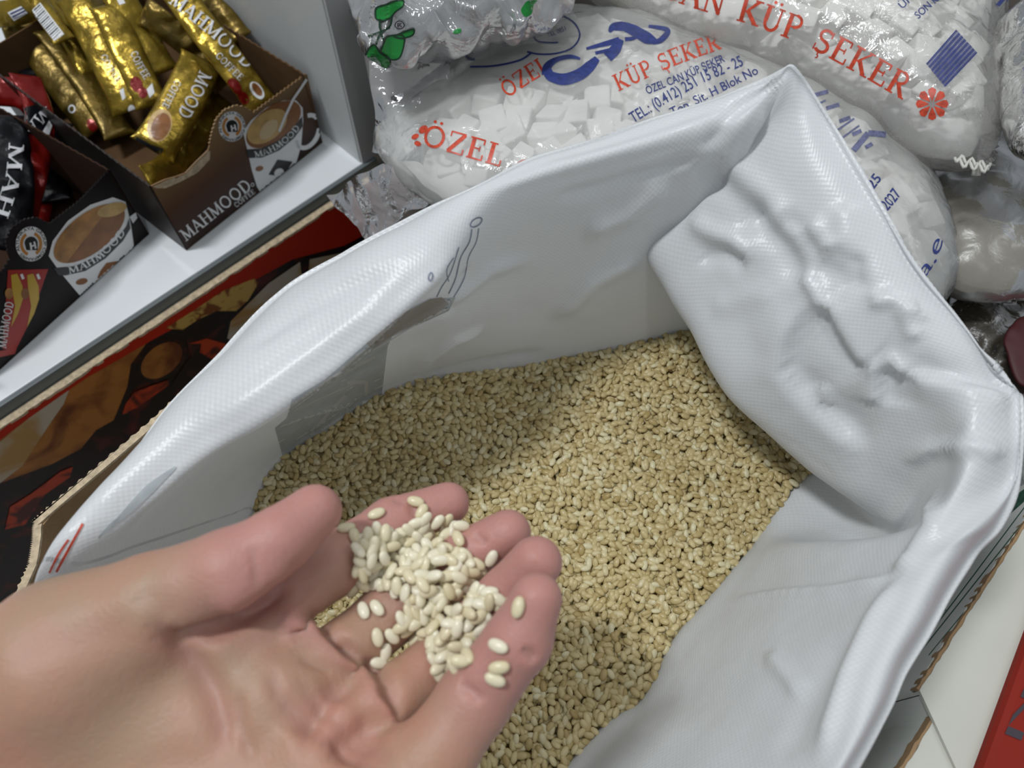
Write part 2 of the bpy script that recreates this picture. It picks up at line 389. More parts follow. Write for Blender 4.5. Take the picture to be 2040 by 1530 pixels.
def coffee_box(name, label, c0, c1, hgt, depth, top, col_front, col_in, col_side):
    """c0,c1: front bottom corners on the shelf (pixels); top: cut upper edge of the front from left to right (pixels)"""
    a = at(*c0, SZ); b = at(*c1, SZ); f = (b-a)/np.linalg.norm(b-a); bk = np.array([-f[1], f[0], 0]); up = np.array([0, 0, hgt])
    a = a+[0, 0, .0008]; b = b+[0, 0, .0008]
    root = empty(name, (a+b)/2+bk*depth/2); tag(root, label, 'box', 'open coffee stick display boxes')
    base = wall_prism('base_panel', [a, b, b+bk*depth, a+bk*depth], (0, 0, .001), col_in, root)
    pts = [a, b]+[on_plane(x, y, a, bk) for x, y in top[::-1]]
    front = wall_prism('front_panel', pts, tuple(bk*.0012), col_front, root)
    for nm, q, sgn, cm in (('side_panel', a, 1, col_side), ('side_panel', b, -1, col_in)):
        hq = hgt
        V = [q, q+bk*depth, q+bk*depth+up]
        tl = [q+up*(1-.0)+bk*depth*(1-k/60)+np.array([0, 0, .0012*(k % 2)]) for k in range(1, 61)]
        wall_prism(nm, V+tl, tuple(f*.0012*sgn), cm, root)
    wall_prism('back_panel', [a+bk*depth, b+bk*depth, b+bk*depth+up, a+bk*depth+up], tuple(bk*.0012), col_in, root)
    return root, front, (a, b, f, bk, up)
M_brownprint = mat('brown_carton_print', (.085, .035, .015), .45, spec=.3)
nt = M_brownprint.node_tree                      # printed fade: tan towards the upper left, dark brown below
g = nt.nodes.new('ShaderNodeTexCoord'); sp = nt.nodes.new('ShaderNodeSeparateXYZ'); nt.links.new(g.outputs['Object'], sp.inputs[0])
mr = nt.nodes.new('ShaderNodeMapRange'); mr.inputs[1].default_value = SZ+.012; mr.inputs[2].default_value = SZ+.075
nt.links.new(sp.outputs['Z'], mr.inputs[0]); cr = nt.nodes.new('ShaderNodeValToRGB')
cr.color_ramp.elements[0].color = (.028, .010, .006, 1); cr.color_ramp.elements[1].color = (.24, .15, .07, 1)
e = cr.color_ramp.elements.new(.45); e.color = (.09, .036, .014, 1)
nt.links.new(mr.outputs[0], cr.inputs[0]); nt.links.new(cr.outputs[0], nt.nodes['Principled BSDF'].inputs['Base Color'])
M_insidebrown = mat('inner_board', (.10, .055, .025), .8, spec=.15, var=.15, vscale=40)
M_sidedark = mat('side_print', (.02, .014, .011), .4, spec=.3)
M_darkprint = mat('dark_carton_print', (.007, .004, .004), .45, spec=.25)
M_insidedark = mat('inner_dark_board', (.035, .016, .009), .8, spec=.15)

topA = [(302, 371), (312, 366), (330, 358), (352, 352), (370, 345), (392, 322), (415, 300)] + teeth([(418, 290), (424, 262), (432, 238), (448, 220), (470, 211), (488, 214), (503, 224)], 2.5, 7) + teeth([(506, 225), (612, 148)], 3, 9)
goldbox, frontA, axA = coffee_box('coffee_display_box', 'brown open coffee box holding gold sachets, cup printed on front', (372, 500), (643, 285), .067, .20, topA, M_brownprint, M_insidebrown, M_sidedark)
topB = teeth([(-60, 590), (5, 542), (21, 517)], 2.5, 8) + teeth([(17, 505), (13, 480), (24, 455), (48, 439), (72, 434), (95, 445)], 2.5, 8) + teeth([(105, 443), (160, 401), (220, 338)], 2.5, 8)
darkbox, frontB, axB = coffee_box('coffee_display_box', 'near black open coffee box at the left edge holding dark red sachets', (-40, 775), (298, 467), .067, .20, topB, M_darkprint, M_insidedark, M_darkprint)

# the torn patch on the brown box
fa = bvh_obj(frontA)
def bvh_child(o):                                # world-space tree of an adopted child
    M = o.matrix_parent_inverse.copy(); M = (Matrix.Translation(o.parent.location) @ M) if o.parent else Matrix.Translation(o.location)
    return BVHTree.FromPolygons([M @ v.co for v in o.data.vertices], [tuple(p.vertices) for p in o.data.polygons])
fa = bvh_child(frontA); fb = bvh_child(frontB)
def sub(o, part):                                # a print belongs to its panel
    if o:
        o.parent = part; o.matrix_parent_inverse = Matrix.Identity(4)
    return o
def L(name, polys, surf, m, part, lift=.0003, step=6): return sub(lay(name, polys, surf, m, None, lift, step, 'sachet' not in part.name), part)
L('torn_patch', [[(304, 372), (330, 360), (352, 352), (370, 346), (393, 323), (414, 302), (419, 300), (418, 318), (405, 332), (392, 345), (360, 362), (330, 375), (312, 375)]], fa, M_kraftpale, frontA, .0002)
M_coffee = mat('printed_coffee', (.36, .17, .045), .35, var=.35, vscale=120)
M_coffeedk = mat('printed_coffee_brown', (.24, .09, .022), .35, var=.2, vscale=90)
M_cream = mat('printed_cream', (.55, .36, .13), .35, var=.2, vscale=100)
M_orange = mat('printed_orange', (.50, .22, .05), .35)
def emblem(cx, cy, r, surf, part, z=1.0):
    L('emblem', [ell(cx, cy, r, r*1.12)], surf, M_white, part, .0003)
    L('emblem_mark', ring(cx, cy, r*.62, r*.7, r*.2, 0, -70, 60)+ring(cx, cy, r*.62, r*.7, r*.2, 0, 110, 240), surf, M_orange, part, .0005)
    L('emblem_mark', [ell(cx, cy-r*.05, r*.42, r*.42, 0, 20, 180, 360)+[(cx+r*.42, cy+r*.4), (cx-r*.3, cy+r*.4)]], surf, M_black, part, .0006)
    L('emblem_mark', line([(cx-r*.05, cy-r*.08), (cx+r*.02, cy+r*.38)], r*.12)+line([(cx+r*.2, cy-r*.15), (cx+r*.3, cy+r*.3)], r*.12)+line([(cx, cy+r*.15), (cx+r*.25, cy+r*.08)], r*.1), surf, M_white, part, .0008)
    txt = 'ALTUNKAYA GROUP COMPANIES'
    n = len(txt)
    pth = ell(cx, cy, r*.80, r*.90, 0, 60, 150, 500)
    o = put_text('emblem_lettering', txt, pth, r*.19, surf, M_black, None, .0006, 'sans', bold=.01); sub(o, part)
emblem(462, 252, 27, fa, frontA); emblem(62, 486, 31, fb, frontB)
# cup on the brown box
L('printed_cup', [[(484, 262), (500, 240), (530, 215), (565, 200), (590, 200), (603, 215), (604, 240), (600, 290), (590, 325), (568, 350), (540, 378), (520, 385), (512, 372), (502, 340), (494, 305)]], fa, M_white, frontA, .0003)
L('printed_cup_handle', ring(612, 262, 22, 34, 9, 22, -120, 130), fa, M_white, frontA, .0003)
L('printed_drink', [ell(545, 248, 64, 34, -38)], fa, M_coffeedk, frontA, .0005)
L('printed_foam', [ell(532, 252, 46, 27, -38)], fa, M_cream, frontA, .0007)
L('printed_foam', [ell(535, 258, 24, 13, -50)], fa, mat('printed_pale_cream', (.66, .5, .28), .35), frontA, .0009)
L('printed_spoon', line([(556, 262), (570, 228), (584, 198), (602, 172), (611, 158)], 5), fa, M_white, frontA, .0010)
bandA = [(490, 298), (520, 296), (555, 280), (585, 254), (602, 232), (603, 252), (586, 275), (556, 300), (522, 314), (495, 315)]
L('printed_band', [bandA], fa, M_black, frontA, .0006)
sub(put_text('printed_lettering', 'MAHMOOD', [(508, 314), (530, 309), (556, 296), (580, 277), (599, 254)], 12, fa, M_white, None, .0009), frontA)
L('printed_square', [[(535, 348), (553, 318), (583, 322), (566, 352)]], fa, M_black, frontA, .0007)
L('printed_cup_mark', [ell(556, 344, 10, 8, -30)], fa, M_white, frontA, .0009)
L('printed_bean', [ell(517, 336, 8, 5, -15)], fa, M_coffeedk, frontA, .0007)
sub(put_text('box_lettering', 'MAHMOOD', [(371, 481), (505, 373)], 25, fa, M_white, None, .0005), frontA)
sub(put_text('box_lettering', 'COFFEE', [(471, 414), (510, 384)], 10, fa, M_white, None, .0005), frontA)
L('box_mark', ring(503, 368, 3, 3, 1.2), fa, M_white, frontA, .0005)
# cup on the dark box
L('printed_cup', [[(97, 510), (105, 480), (135, 440), (180, 408), (225, 393), (250, 402), (257, 430), (262, 455), (268, 500), (240, 530), (200, 565), (166, 597), (145, 572), (118, 540)]], fb, M_white, frontB, .0003)
L('printed_cup_handle', [[(258, 432), (275, 420), (277, 430), (265, 445)]], fb, M_white, frontB, .0003)
L('printed_drink', [ell(178, 465, 84, 39, -37)], fb, M_coffeedk, frontB, .0005)
L('printed_foam', [ell(178, 465, 84, 39, -37, 30, 150, 330)], fb, M_coffee, frontB, .0007)
L('printed_foam', [ell(223, 418, 30, 13, -15)], fb, M_cream, frontB, .0009)
L('printed_band', [[(107, 534), (150, 530), (190, 512), (230, 480), (252, 450), (257, 435), (260, 455), (245, 480), (210, 515), (170, 540), (130, 549), (116, 548)]], fb, M_black, frontB, .0006)
sub(put_text('printed_lettering', 'MAHMOOD', [(138, 546), (170, 536), (205, 514), (235, 484), (252, 462)], 15, fb, M_white, None, .0009), frontB)
L('printed_square', [[(188, 568), (200, 540), (212, 524), (245, 518), (238, 532), (210, 556)]], fb, M_coffeedk, frontB, .0007)
L('printed_bean', [ell(163, 561, 12, 6, -15)], fb, M_coffeedk, frontB, .0007)
L('printed_red_patch', [[(16, 538), (96, 536), (60, 640), (30, 700), (5, 695)]], fb, mat('printed_dark_red', (.35, .02, .015), .35), frontB, .0003)
for dx in (0, 32):
    L('printed_stick', [[(22+dx, 548), (34+dx, 545), (45+dx, 570), (46+dx, 595), (36+dx, 625), (22+dx, 652), (30+dx, 610), (24+dx, 575)]], fb, mat('printed_gold', (.55, .36, .04), .3), frontB, .0005)
    L('printed_cup_mark', [ell(18+dx, 585, 8, 11)], fb, M_coffeedk if dx else M_coffee, frontB, .0006)
    sub(put_text('printed_number', '1', [(44+dx, 557), (49+dx, 555)], 11, fb, M_white, None, .0006, 'sans'), frontB)
sub(put_text('box_lettering', 'MAHMOOD', [(12, 694), (18, 650), (28, 602)], 17, fb, M_white, None, .0008), frontB)
L('printed_red_patch', [[(-20, 702), (33, 694), (30, 705), (-20, 716)]], fb, mat('printed_red_rule', (.35, .03, .02), .35), frontB, .0004)

# =================================================================== coffee sachets
def sachet(path, width, z, m, label, group, twist=0, puff=.004, crumple=.0012, zr=0, seed=0, nx=40, ny=12):
    """a stick sachet along pixel points with heights; crimped at both ends"""
    P = np.array([at(p[0], p[1], z[min(i, len(z)-1)]) for i, p in enumerate(path)]); n = len(P)
    cen = catmull(P, np.linspace(0, n-1, nx)); tan = np.gradient(cen, axis=0); tan /= np.linalg.norm(tan, axis=1)[:, None]
    c0 = cen.mean(0); view = CAM-c0; view /= np.linalg.norm(view); V = []; uv = []
    for i in range(nx):
        s = i/(nx-1); t = tan[i]; side = np.cross(t, view); side /= np.linalg.norm(side); nrm = np.cross(side, t)
        a = math.radians(twist); sd = side*math.cos(a)+nrm*math.sin(a); nm = np.cross(sd, t)
        env = min(1, min(s, 1-s)/.16); pf = puff*math.sin(env*math.pi/2)**.8
        wd = width/2*(1-.12*math.sin(env*math.pi/2))
        for j in range(ny*2):
            th = 2*math.pi*j/(ny*2); x = math.cos(th); y = math.sin(th)
            V.append(cen[i]+sd*wd*x+nm*pf*(abs(y)**.8*np.sign(y))+nm*(.0005*y*(1 if env < .5 else 0)))
            uv.append((s, j/(ny*2)))
    V = np.array(V); V += (vnoise(V+seed, 110)*crumple)[:, None]*view+(vnoise(V+seed+5, 260)*crumple*.5)[:, None]*view
    Fs = [(i*2*ny+j, i*2*ny+(j+1) % (2*ny), (i+1)*2*ny+(j+1) % (2*ny), (i+1)*2*ny+j) for i in range(nx-1) for j in range(2*ny)]
    Fs += [tuple(range(2*ny))[::-1], tuple((nx-1)*2*ny+j for j in range(2*ny))]
    o = mesh_obj('coffee_sachet', V, Fs, m, uv=uv); tag(o, label, 'sachet', group)
    return o, bvh_obj(o)
M_gold = mat('gold_foil', (.29, .195, .024), .25, metal=.7, bump=.0012, bscale=110, var=.35, vscale=70)
M_golddk = mat('shaded_gold_foil', (.13, .085, .013), .32, metal=.6, bump=.0012, bscale=110, var=.4, vscale=50)  # darker copy of the gold, shade of the deep box put into its colour
M_foilred = mat('red_foil', (.20, .008, .006), .25, metal=.3, bump=.0005, bscale=150)
M_foilblk = mat('black_foil', (.006, .006, .008), .3, spec=.3, bump=.0009, bscale=110)
M_outl = mat('print_silver', (.62, .62, .64), .35)
GG = 'gold coffee sachets in the brown box'
hb = SZ
def gs(path, w, z, label, m=M_gold, tw=0, seed=0, **k): return sachet(path, w, z, m, label, GG, tw, seed=seed, **k)
s, t = gs([(8, 70), (70, 60), (140, 30)], .022, [hb+.05, hb+.05, hb+.055], 'gold sachet lying crosswise at the box corner under the barcode sachet', M_golddk, 5, 1)
s, t = gs([(45, 60), (120, 170), (190, 262)], .025, [hb+.055, hb+.035, hb+.02], 'dull gold sachet leaning along the left wall of the brown box', M_golddk, -15, 2)
L('printed_emblem', ring(143, 217, 6, 7, 3), t, M_outl, s)
L('printed_beans', [ell(183, 250, 9, 14, -30)], t, M_foilred, s)
s, t = gs([(95, 55), (170, 160), (240, 272)], .025, [hb+.06, hb+.04, hb+.02], 'plain gold sachet second from the left wall of the brown box', M_golddk, 18, 3)
s, t = gs([(25, -60), (75, 5), (128, 82)], .017, [hb+.085, hb+.08, hb+.07], 'gold sachet with a white barcode at the top left corner', M_gold, 5, 4)
L('barcode_patch', [[(62, 22), (80, 5), (128, 68), (108, 82)]], t, M_white, s, .0003)
bars = []
for k in range(15):
    u = k/15; a = (64+u*44, 24+u*57); b = (80+u*44, 9+u*57); bars += line([a, b], 1.2+1.4*(k % 3 == 0))
L('barcode_bars', bars, t, M_black, s, .0006)
s, t = gs([(-20, 30), (30, 25), (70, 10)], .021, [hb+.07, hb+.075, hb+.08], 'gold sachet with blue barcode in the extreme top left corner', M_gold, 0, 5)
L('barcode_patch', [[(15, 25), (42, 12), (55, 26), (28, 42)]], t, M_white, s, .0003)
L('barcode_bars', line([(20, 28), (46, 16)], 3)+line([(24, 34), (50, 21)], 3)+line([(27, 38), (52, 26)], 1.5), t, M_blue, s, .0006)
s, t = gs([(140, -10), (195, 90), (258, 222)], .0265, [hb+.082, hb+.064, hb+.036], 'gold sachet with COFFEE lettering, left of the two lettered sticks', M_gold, -12, 6)
sub(put_text('sachet_lettering', 'COFFEE', [(200, 112), (214, 140), (233, 166)], 13, t, M_outl, None, .0016), s)
L('printed_cup_mark', [[(238, 180), (246, 175), (250, 195), (244, 200)], ell(262, 218, 7, 9)], t, M_white, s)
s, t = gs([(92, -30), (140, 60), (190, 150)], .025, [hb+.07, hb+.06, hb+.04], 'gold sachet between the barcode stick and the lettered stick', M_gold, 20, 14)
s, t = gs([(212, 10), (255, 105), (305, 212)], .0265, [hb+.082, hb+.064, hb+.040], 'gold sachet with COFFEE lettering and red beans, right of the two lettered sticks', M_gold, 6, 7)
sub(put_text('sachet_lettering', 'COFFEE', [(259, 106), (272, 134), (288, 160)], 15, t, M_outl, None, .0016), s)
L('printed_beans', [ell(272, 168, 12, 16, -20), ell(285, 185, 9, 11)], t, M_foilred, s)
L('printed_cup_mark', [[(292, 178), (303, 165), (308, 185), (298, 195)]], t, M_white, s)
s, t = gs([(165, -40), (205, 30), (262, 120), (290, 170)], .021, [hb+.08, hb+.07, hb+.045, hb+.03], 'narrow dark gold sachet standing between the two COFFEE lettered sticks', M_golddk, 50, 8)
s, t = gs([(232, -15), (270, 50), (326, 145)], .0265, [hb+.085, hb+.07, hb+.045], 'plain gold sachet behind the right COFFEE lettered stick', M_gold, 15, 9)
L('barcode_patch', [[(228, -10), (242, -8), (250, 6), (238, 10)]], t, M_white, s, .0003)
s, t = gs([(285, 20), (340, 60), (400, 110), (450, 170)], .024, [hb+.08, hb+.07, hb+.05, hb+.035], 'crumpled dark gold sachet behind the diagonal cup sachet', M_golddk, -20, 10, crumple=.0035)
s, t = gs([(345, -30), (400, 50), (455, 120), (525, 215)], .0265, [hb+.095, hb+.08, hb+.065, hb+.035], 'gold sachet with large brand lettering and cup nearest the right wall', M_gold, 8, 11, crumple=.002)
sub(put_text('sachet_lettering', 'MAHMOOD', [(335, 5), (370, 32), (420, 72), (455, 105), (495, 140)], 27, t, M_outl, None, .0016), s)
sub(put_text('sachet_lettering', 'COFFEE', [(428, 112), (455, 140), (478, 162)], 14, t, M_outl, None, .0018), s)
L('printed_beans', [ell(467, 172, 12, 18, -35), ell(485, 195, 10, 14, -30)], t, M_foilred, s)
L('printed_cup_mark', [ell(512, 180, 11, 20, -35)], t, M_white, s); L('printed_drink', [ell(512, 178, 7, 15, -35)], t, M_coffeedk, s, .0006)
s, t = gs([(395, 0), (440, 30), (480, 80)], .022, [hb+.08, hb+.07, hb+.06], 'gold sachet end poking out behind the large lettered sachet', M_golddk, 0, 12)
s, t = gs([(440, 190), (400, 255), (350, 320), (295, 362)], .024, [hb+.02, hb+.018, hb+.02, hb+.045], 'gold sachet lying on the box floor behind the torn front', M_gold, 12, 13, crumple=.003)
s, t = gs([(405, 118), (380, 170), (345, 235), (303, 300)], .034, [hb+.055, hb+.052, hb+.045, hb+.038], 'gold sachet lying diagonally on top with a printed cup and dark tip', M_gold, -8, 15, puff=.006, crumple=.0012)
sub(put_text('sachet_lettering', 'MOOD', [(398, 140), (380, 178), (352, 228)], 27, t, M_outl, None, .0016), s)
sub(put_text('sachet_lettering', 'COFFEE', [(350, 158), (336, 182), (322, 212)], 14, t, M_outl, None, .0016), s)
L('printed_cup_mark', [ell(318, 250, 24, 34, 20)], t, M_cream, s); L('printed_drink', [ell(320, 252, 18, 28, 20)], t, M_coffeedk, s, .0007)
L('printed_dark_tip', [[(272, 272), (300, 288), (326, 296), (318, 320), (262, 298)]], t, M_black, s, .0004)

GR = 'dark red coffee sachets in the near black box'
def rs(path, w, z, label, m, tw=0, seed=0, **k): return sachet(path, w, z, m, label, GR, tw, seed=seed, **k)
s, t = rs([(-40, 180), (30, 185), (62, 200)], .024, [hb+.06, hb+.055, hb+.05], 'bright red sachet end at the top of the dark box', M_foilred, 0, 21)
s, t = rs([(50, 150), (80, 235), (70, 330), (45, 430)], .022, [hb+.065, hb+.055, hb+.045, hb+.03], 'red and black sachet with white letters beside the dark box wall', M_foilred, 25, 22, crumple=.003)
L('printed_band', [[(45, 215), (70, 208), (108, 235), (98, 268), (70, 270), (42, 262)]], t, M_foilblk, s, .0006, 8)
sub(put_text('sachet_lettering', 'MA', [(92, 212), (70, 228), (46, 262)], 24, t, M_outl, None, .0018), s)
L('printed_cup_mark', [[(85, 262), (98, 240), (104, 250), (96, 274)]], t, M_white, s, .0009)
s, t = rs([(0, 230), (20, 300), (25, 400), (10, 500)], .030, [hb+.07, hb+.06, hb+.045, hb+.03], 'black sachet with large white letters at the left edge of the picture', M_foilblk, 10, 23, crumple=.003)
sub(put_text('sachet_lettering', 'MAH', [(18, 285), (12, 350), (-14, 430)], 30, t, M_outl, None, .0018), s)
s, t = rs([(110, 400), (100, 330), (115, 240)], .022, [hb+.015, hb+.015, hb+.03], 'dark sachet lying deep against the inner wall of the dark box', M_foilblk, 10, 24)
s, t = rs([(-20, 110), (30, 130), (70, 180)], .024, [hb+.04, hb+.04, hb+.035], 'black sachet under the bright red sachet end', M_foilblk, 10, 25)
s, t = rs([(40, 480), (70, 420), (80, 330)], .024, [hb+.01, hb+.012, hb+.014], 'dark red sachet lying on the floor of the dark box', M_foilred, 10, 26)

# =================================================================== red printed carton and kraft carton beside the sack
rd0 = E0-en*.0075-ed*.1; rd1 = e1+ed*.10-en*.0075
redbox = empty('red_printed_carton', (*((rd0+rd1)/2), 0)); tag(redbox, 'red carton printed with logs and embers standing against the shelf lip', 'carton')
rp = slab('front_panel', [rd0, rd1, rd1+en*.005, rd0+en*.005], .001, SZ-.011, mix2('dark_ember_print', (.010, .005, .005), (.10, .012, .006), 45, .55, .72), redbox, .0003)
rtop = []
npt = 160; rr = random.Random(3)
for k in range(npt): rtop.append(rd0+(rd1-rd0)*k/(npt-1)-en*(.0002+rr.random()*.0008))
slab('torn_top_edge', rtop+[rd1+en*.0052, rd0+en*.0052], SZ-.0128, SZ-.0105, M_kraftpale, redbox, 0)
rb = bvh_child(rp)
M_redp = mat('red_carton_print', (.44, .022, .006), .4, spec=.3, var=.12, vscale=12)
M_log = mix2('printed_birch', (.50, .45, .36), (.42, .25, .08), 22, .45, .62)
M_logor = mix2('printed_wood_orange', (.42, .17, .035), (.15, .04, .01), 34, .42, .66)
M_ember = mix2('printed_ember', (.50, .05, .01), (.08, .012, .006), 55, .5, .62)
M_char = mix2('printed_char', (.012, .007, .006), (.09, .02, .008), 60, .55, .75)
M_yel = mix2('printed_flame_yellow', (.55, .36, .09), (.20, .06, .012), 90, .48, .58)
off = lambda P, sx=0, sy=0: [(x+sx, y+sy) for x, y in P]
c2 = lambda P: [(.343*x, 400+.343*y) for x, y in P]
L('printed_log', [c2([(-400, 1700), (0, 1390), (380, 1080), (720, 860), (860, 830), (960, 800), (760, 1040), (740, 1230), (560, 1330), (470, 1440), (300, 1530), (0, 1640), (-300, 1800)])], rb, M_logor, rp, .0003, 9)
L('printed_log', [c2([(-400, 1700), (0, 1400), (330, 1130), (420, 1050), (370, 1180), (300, 1280), (220, 1400), (130, 1540), (0, 1640), (-300, 1800)])], rb, M_log, rp, .0005, 9)
L('printed_red_band', [c2([(-500, 1540), (0, 1175), (700, 720), (1130, 460), (1600, 180), (1750, 50), (2100, -200), (2400, -400), (2300, 100), (2000, 260), (1700, 340), (1500, 450), (1200, 640), (900, 800), (720, 905), (500, 1030), (150, 1275), (0, 1390), (-500, 1760)])], rb, M_redp, rp, .0007, 7)
L('printed_char', [c2([(900, 760), (1050, 740), (1100, 690), (1250, 640), (1400, 620), (1330, 760), (1330, 860), (1240, 930), (1050, 1100), (1000, 1060), (1110, 900), (1080, 800), (940, 800), (860, 900), (780, 1060), (720, 1240), (650, 1300), (740, 1080), (760, 950), (850, 830)])], rb, M_char, rp, .0006, 25)
L('printed_flame', [c2([(960, 740), (1120, 640), (1300, 520), (1480, 450), (1500, 480), (1440, 580), (1370, 640), (1260, 640), (1150, 690), (1060, 750)])], rb, M_yel, rp, .0009, 25)
L('printed_log', [c2([(1320, 800), (1340, 700), (1450, 590), (1560, 480), (1750, 350), (2000, 300), (2100, 330), (1900, 450), (1600, 620), (1400, 830)])], rb, M_log, rp, .0009, 25)
L('printed_char', [c2([(1740, 330), (1800, 330), (1790, 440), (1750, 420)]), c2([(2000, 270), (2300, 130), (2300, 220), (1950, 400)])], rb, M_char, rp, .0011, 25)
L('printed_log_end', [ell(322, 718, 56, 36, -38)], rb, M_char, rp, .0008); L('printed_log_end', [ell(322, 718, 47, 29, -38)], rb, M_logor, rp, .0011)
for em_ in ([c2([(730, 1180), (780, 1110), (980, 1040), (980, 1070), (800, 1200), (710, 1240)]), c2([(1100, 830), (1200, 800), (1310, 830), (1300, 890), (1230, 920), (1160, 880), (1170, 830)])]): L('printed_ember', [em_], rb, M_ember, rp, .0011)
L('printed_ember', [[(20, 1010), (60, 985), (120, 940), (145, 930), (140, 950), (90, 985), (50, 1045), (10, 1055)]], rb, M_ember, rp, .0009)

kz = .43
kpts = [(-60, 1420), (62, 1150), (74, 1120), (82, 1070), (84, 1045), (100, 1025), (330, 828), (520, 640)]
kw = [at(x, y, kz)[:2] for x, y in kpts]
kc = empty('kraft_carton', (*kw[2], 0)); tag(kc, 'plain kraft carton with rough cut top edge around the rice sack', 'carton')
poly = [np.array(p) for p in kw]
outer = []
for i, p in enumerate(poly):
    d = poly[min(i+1, len(poly)-1)]-poly[max(i-1, 0)]; d /= np.linalg.norm(d); outer.append(p+np.array([-d[1], d[0]])*.0035)
slab('side_wall', poly+outer[::-1], .001, kz-.001, M_kraft, kc, 0)
fine_i = catmull(np.array(poly), np.linspace(0, len(poly)-1, 260)); fine_o = catmull(np.array(outer), np.linspace(0, len(poly)-1, 260))
fo = [q+(q-p)/.0035*.0009*((k % 3) == 0) for k, (p, q) in enumerate(zip(fine_i, fine_o))]
slab('cut_edge', [p for p in fine_i]+[p for p in fo[::-1]], kz-.0012, kz+.0004, M_kraftpale, kc, 0)

# =================================================================== the open woven sack
# columns clockwise: outer silhouette S, inner shoulder H, inner foot F on the rice ; L = lip of the fold hanging inward
def col(S_, H_, F_, zs, zc, Lp=None, zl=.49, M=None): return dict(S=S_, H=H_, F=F_, zs=zs, zc=zc, L=Lp, zl=zl, M=M)
cols = [
 col((93, 1135), (168, 1118), (500, 1010), .530, .545),
 col((191, 995), (272, 1012), (518, 962), .532, .548),
 col((283, 880), (361, 935), (545, 920), .535, .550),
 col((343, 801), (425, 888), (590, 885), .537, .552),
 col((436, 709), (540, 815), (650, 850), .54, .556),
 col((520, 622), (661, 733), (720, 800), .545, .560),
 col((610, 554), (743, 667), (790, 768), .55, .565),
 col((700, 503), (812, 606), (850, 750), .555, .570),
 col((800, 452), (870, 555), (930, 738), .56, .573),
 col((880, 412), (922, 480), (1010, 728), .565, .574),
 col((960, 375), (990, 412), (1080, 718), .57, .575),
 col((1050, 330), (1085, 375), (1140, 708), .57, .574),
 col((1160, 293), (1195, 345), (1200, 698), .57, .574),
 col((1290, 248), (1325, 310), (1260, 688), .572, .576),
 col((1420, 213), (1425, 280), (1310, 675), .578, .582),
 col((1500, 178), (1480, 250), (1345, 665), .586, .588),
 col((1548, 153), (1535, 205), (1380, 657), .592, .592),
 col((1567, 144), (1552, 200), (1392, 655), .594, .593, (1340, 560), .49),
 col((1584, 158), (1565, 215), (1396, 650), .592, .591, (1310, 530), .505),
 col((1606, 186), (1580, 250), (1402, 640), .588, .588, (1290, 513), .515),
 col((1648, 250), (1600, 315), (1420, 650), .583, .584, (1332, 590), .51),
 col((1708, 350), (1640, 400), (1450, 700), .578, .579, (1377, 660), .505),
 col((1765, 445), (1690, 490), (1490, 745), .574, .575, (1420, 738), .50),
 col((1830, 545), (1745, 580), (1530, 800), .570, .571, (1462, 803), .495),
 col((1890, 622), (1800, 650), (1560, 850), .567, .568, (1530, 864), .49),
 col((1948, 700), (1850, 715), (1600, 900), .564, .566, (1602, 927), .485),
 col((1995, 750), (1900, 770), (1620, 930), .562, .565, (1690, 990), .49),
 col((2018, 780), (1922, 815), (1619, 937), .561, .565, (1742, 1026), .49),
 col((2028, 796), (1930, 840), (1618, 940), .560, .565, (1772, 1042), .495),
 col((2030, 880), (1920, 930), (1600, 950), .556, .562, (1772, 1070), .485),
 col((2020, 965), (1885, 1010), (1560, 1000), .550, .560, (1725, 1105), .480),
 col((1985, 1045), (1850, 1085), (1505, 1080), .545, .557),
 col((1937, 1095), (1800, 1140), (1450, 1145), .542, .556),
 col((1885, 1180), (1752, 1210), (1395, 1210), .54, .555),
 col((1845, 1255), (1715, 1275), (1350, 1262), .54, .555),
 col((1800, 1329), (1685, 1340), (1318, 1320), .54, .555),
 col((1764, 1411), (1655, 1430), (1280, 1392), .54, .555),
 col((1692, 1535), (1612, 1535), (1212, 1438), .54, .555),
 col((1600, 1680), (1530, 1660), (1128, 1528), .535, .55),
 col((1450, 1850), (1400, 1800), (1050, 1640), .53, .545),
 col((1150, 2000), (1130, 1930), (850, 1720), .52, .535),
 col((700, 2020), (720, 1940), (600, 1700), .51, .525),
 col((250, 1820), (320, 1760), (470, 1540), .485, .495),
 col((60, 1500), (140, 1470), (430, 1300), .485, .495),
 col((45, 1290), (120, 1260), (460, 1120), .495, .505),
]
cen = np.array([.01, .12])
ctrl = []
for c in cols:
    s = at(*c['S'], c['zs']); h = at(*c['H'], c['zc']-.006); f = at(*c['F'], RZ-.002)
    o = (s[:2]-cen); o = o/np.linalg.norm(o)
    crest = (s+h)/2; crest[2] = c['zc']
    if c['L']:
        l = at(*c['L'], c['zl']); a = h+(l-h)*.33; b = h+(l-h)*.68
        a[2] += .004; b[2] += .004
        u = l*.45+f*.55; u[2] = l[2]*.45+f[2]*.55-.004; u[:2] += o*.006
        crest = s*.82+h*.18; crest[2] = c['zs']+.0012
        rows = [s, crest, h, a, b, l, u, f]
    else:
        rows = [s, crest, h, h+(f-h)*.22, h+(f-h)*.45, h+(f-h)*.65, h+(f-h)*.85, f]
    ob = np.array([*(s[:2]+o*.006), s[2]-.03]); oc = np.array([*(s[:2]+o*.010), .30]); od = np.array([*(s[:2]+o*.004), .02])
    inn = f.copy(); inn[2] -= .02
    ctrl.append([od, oc, ob]+rows+[inn])
ctrl = np.array(ctrl)                              # (cols, rows, 3)
SUB = 16; dense = catmull_loop(ctrl, SUB)
nr = ctrl.shape[1]; rt = np.concatenate([np.linspace(0, 2, 14, endpoint=False), np.linspace(2, nr-2, 110, endpoint=False), np.linspace(nr-2, nr-1, 4)])
G = np.array([catmull(d, rt) for d in dense])      # (ncol, nrow, 3)
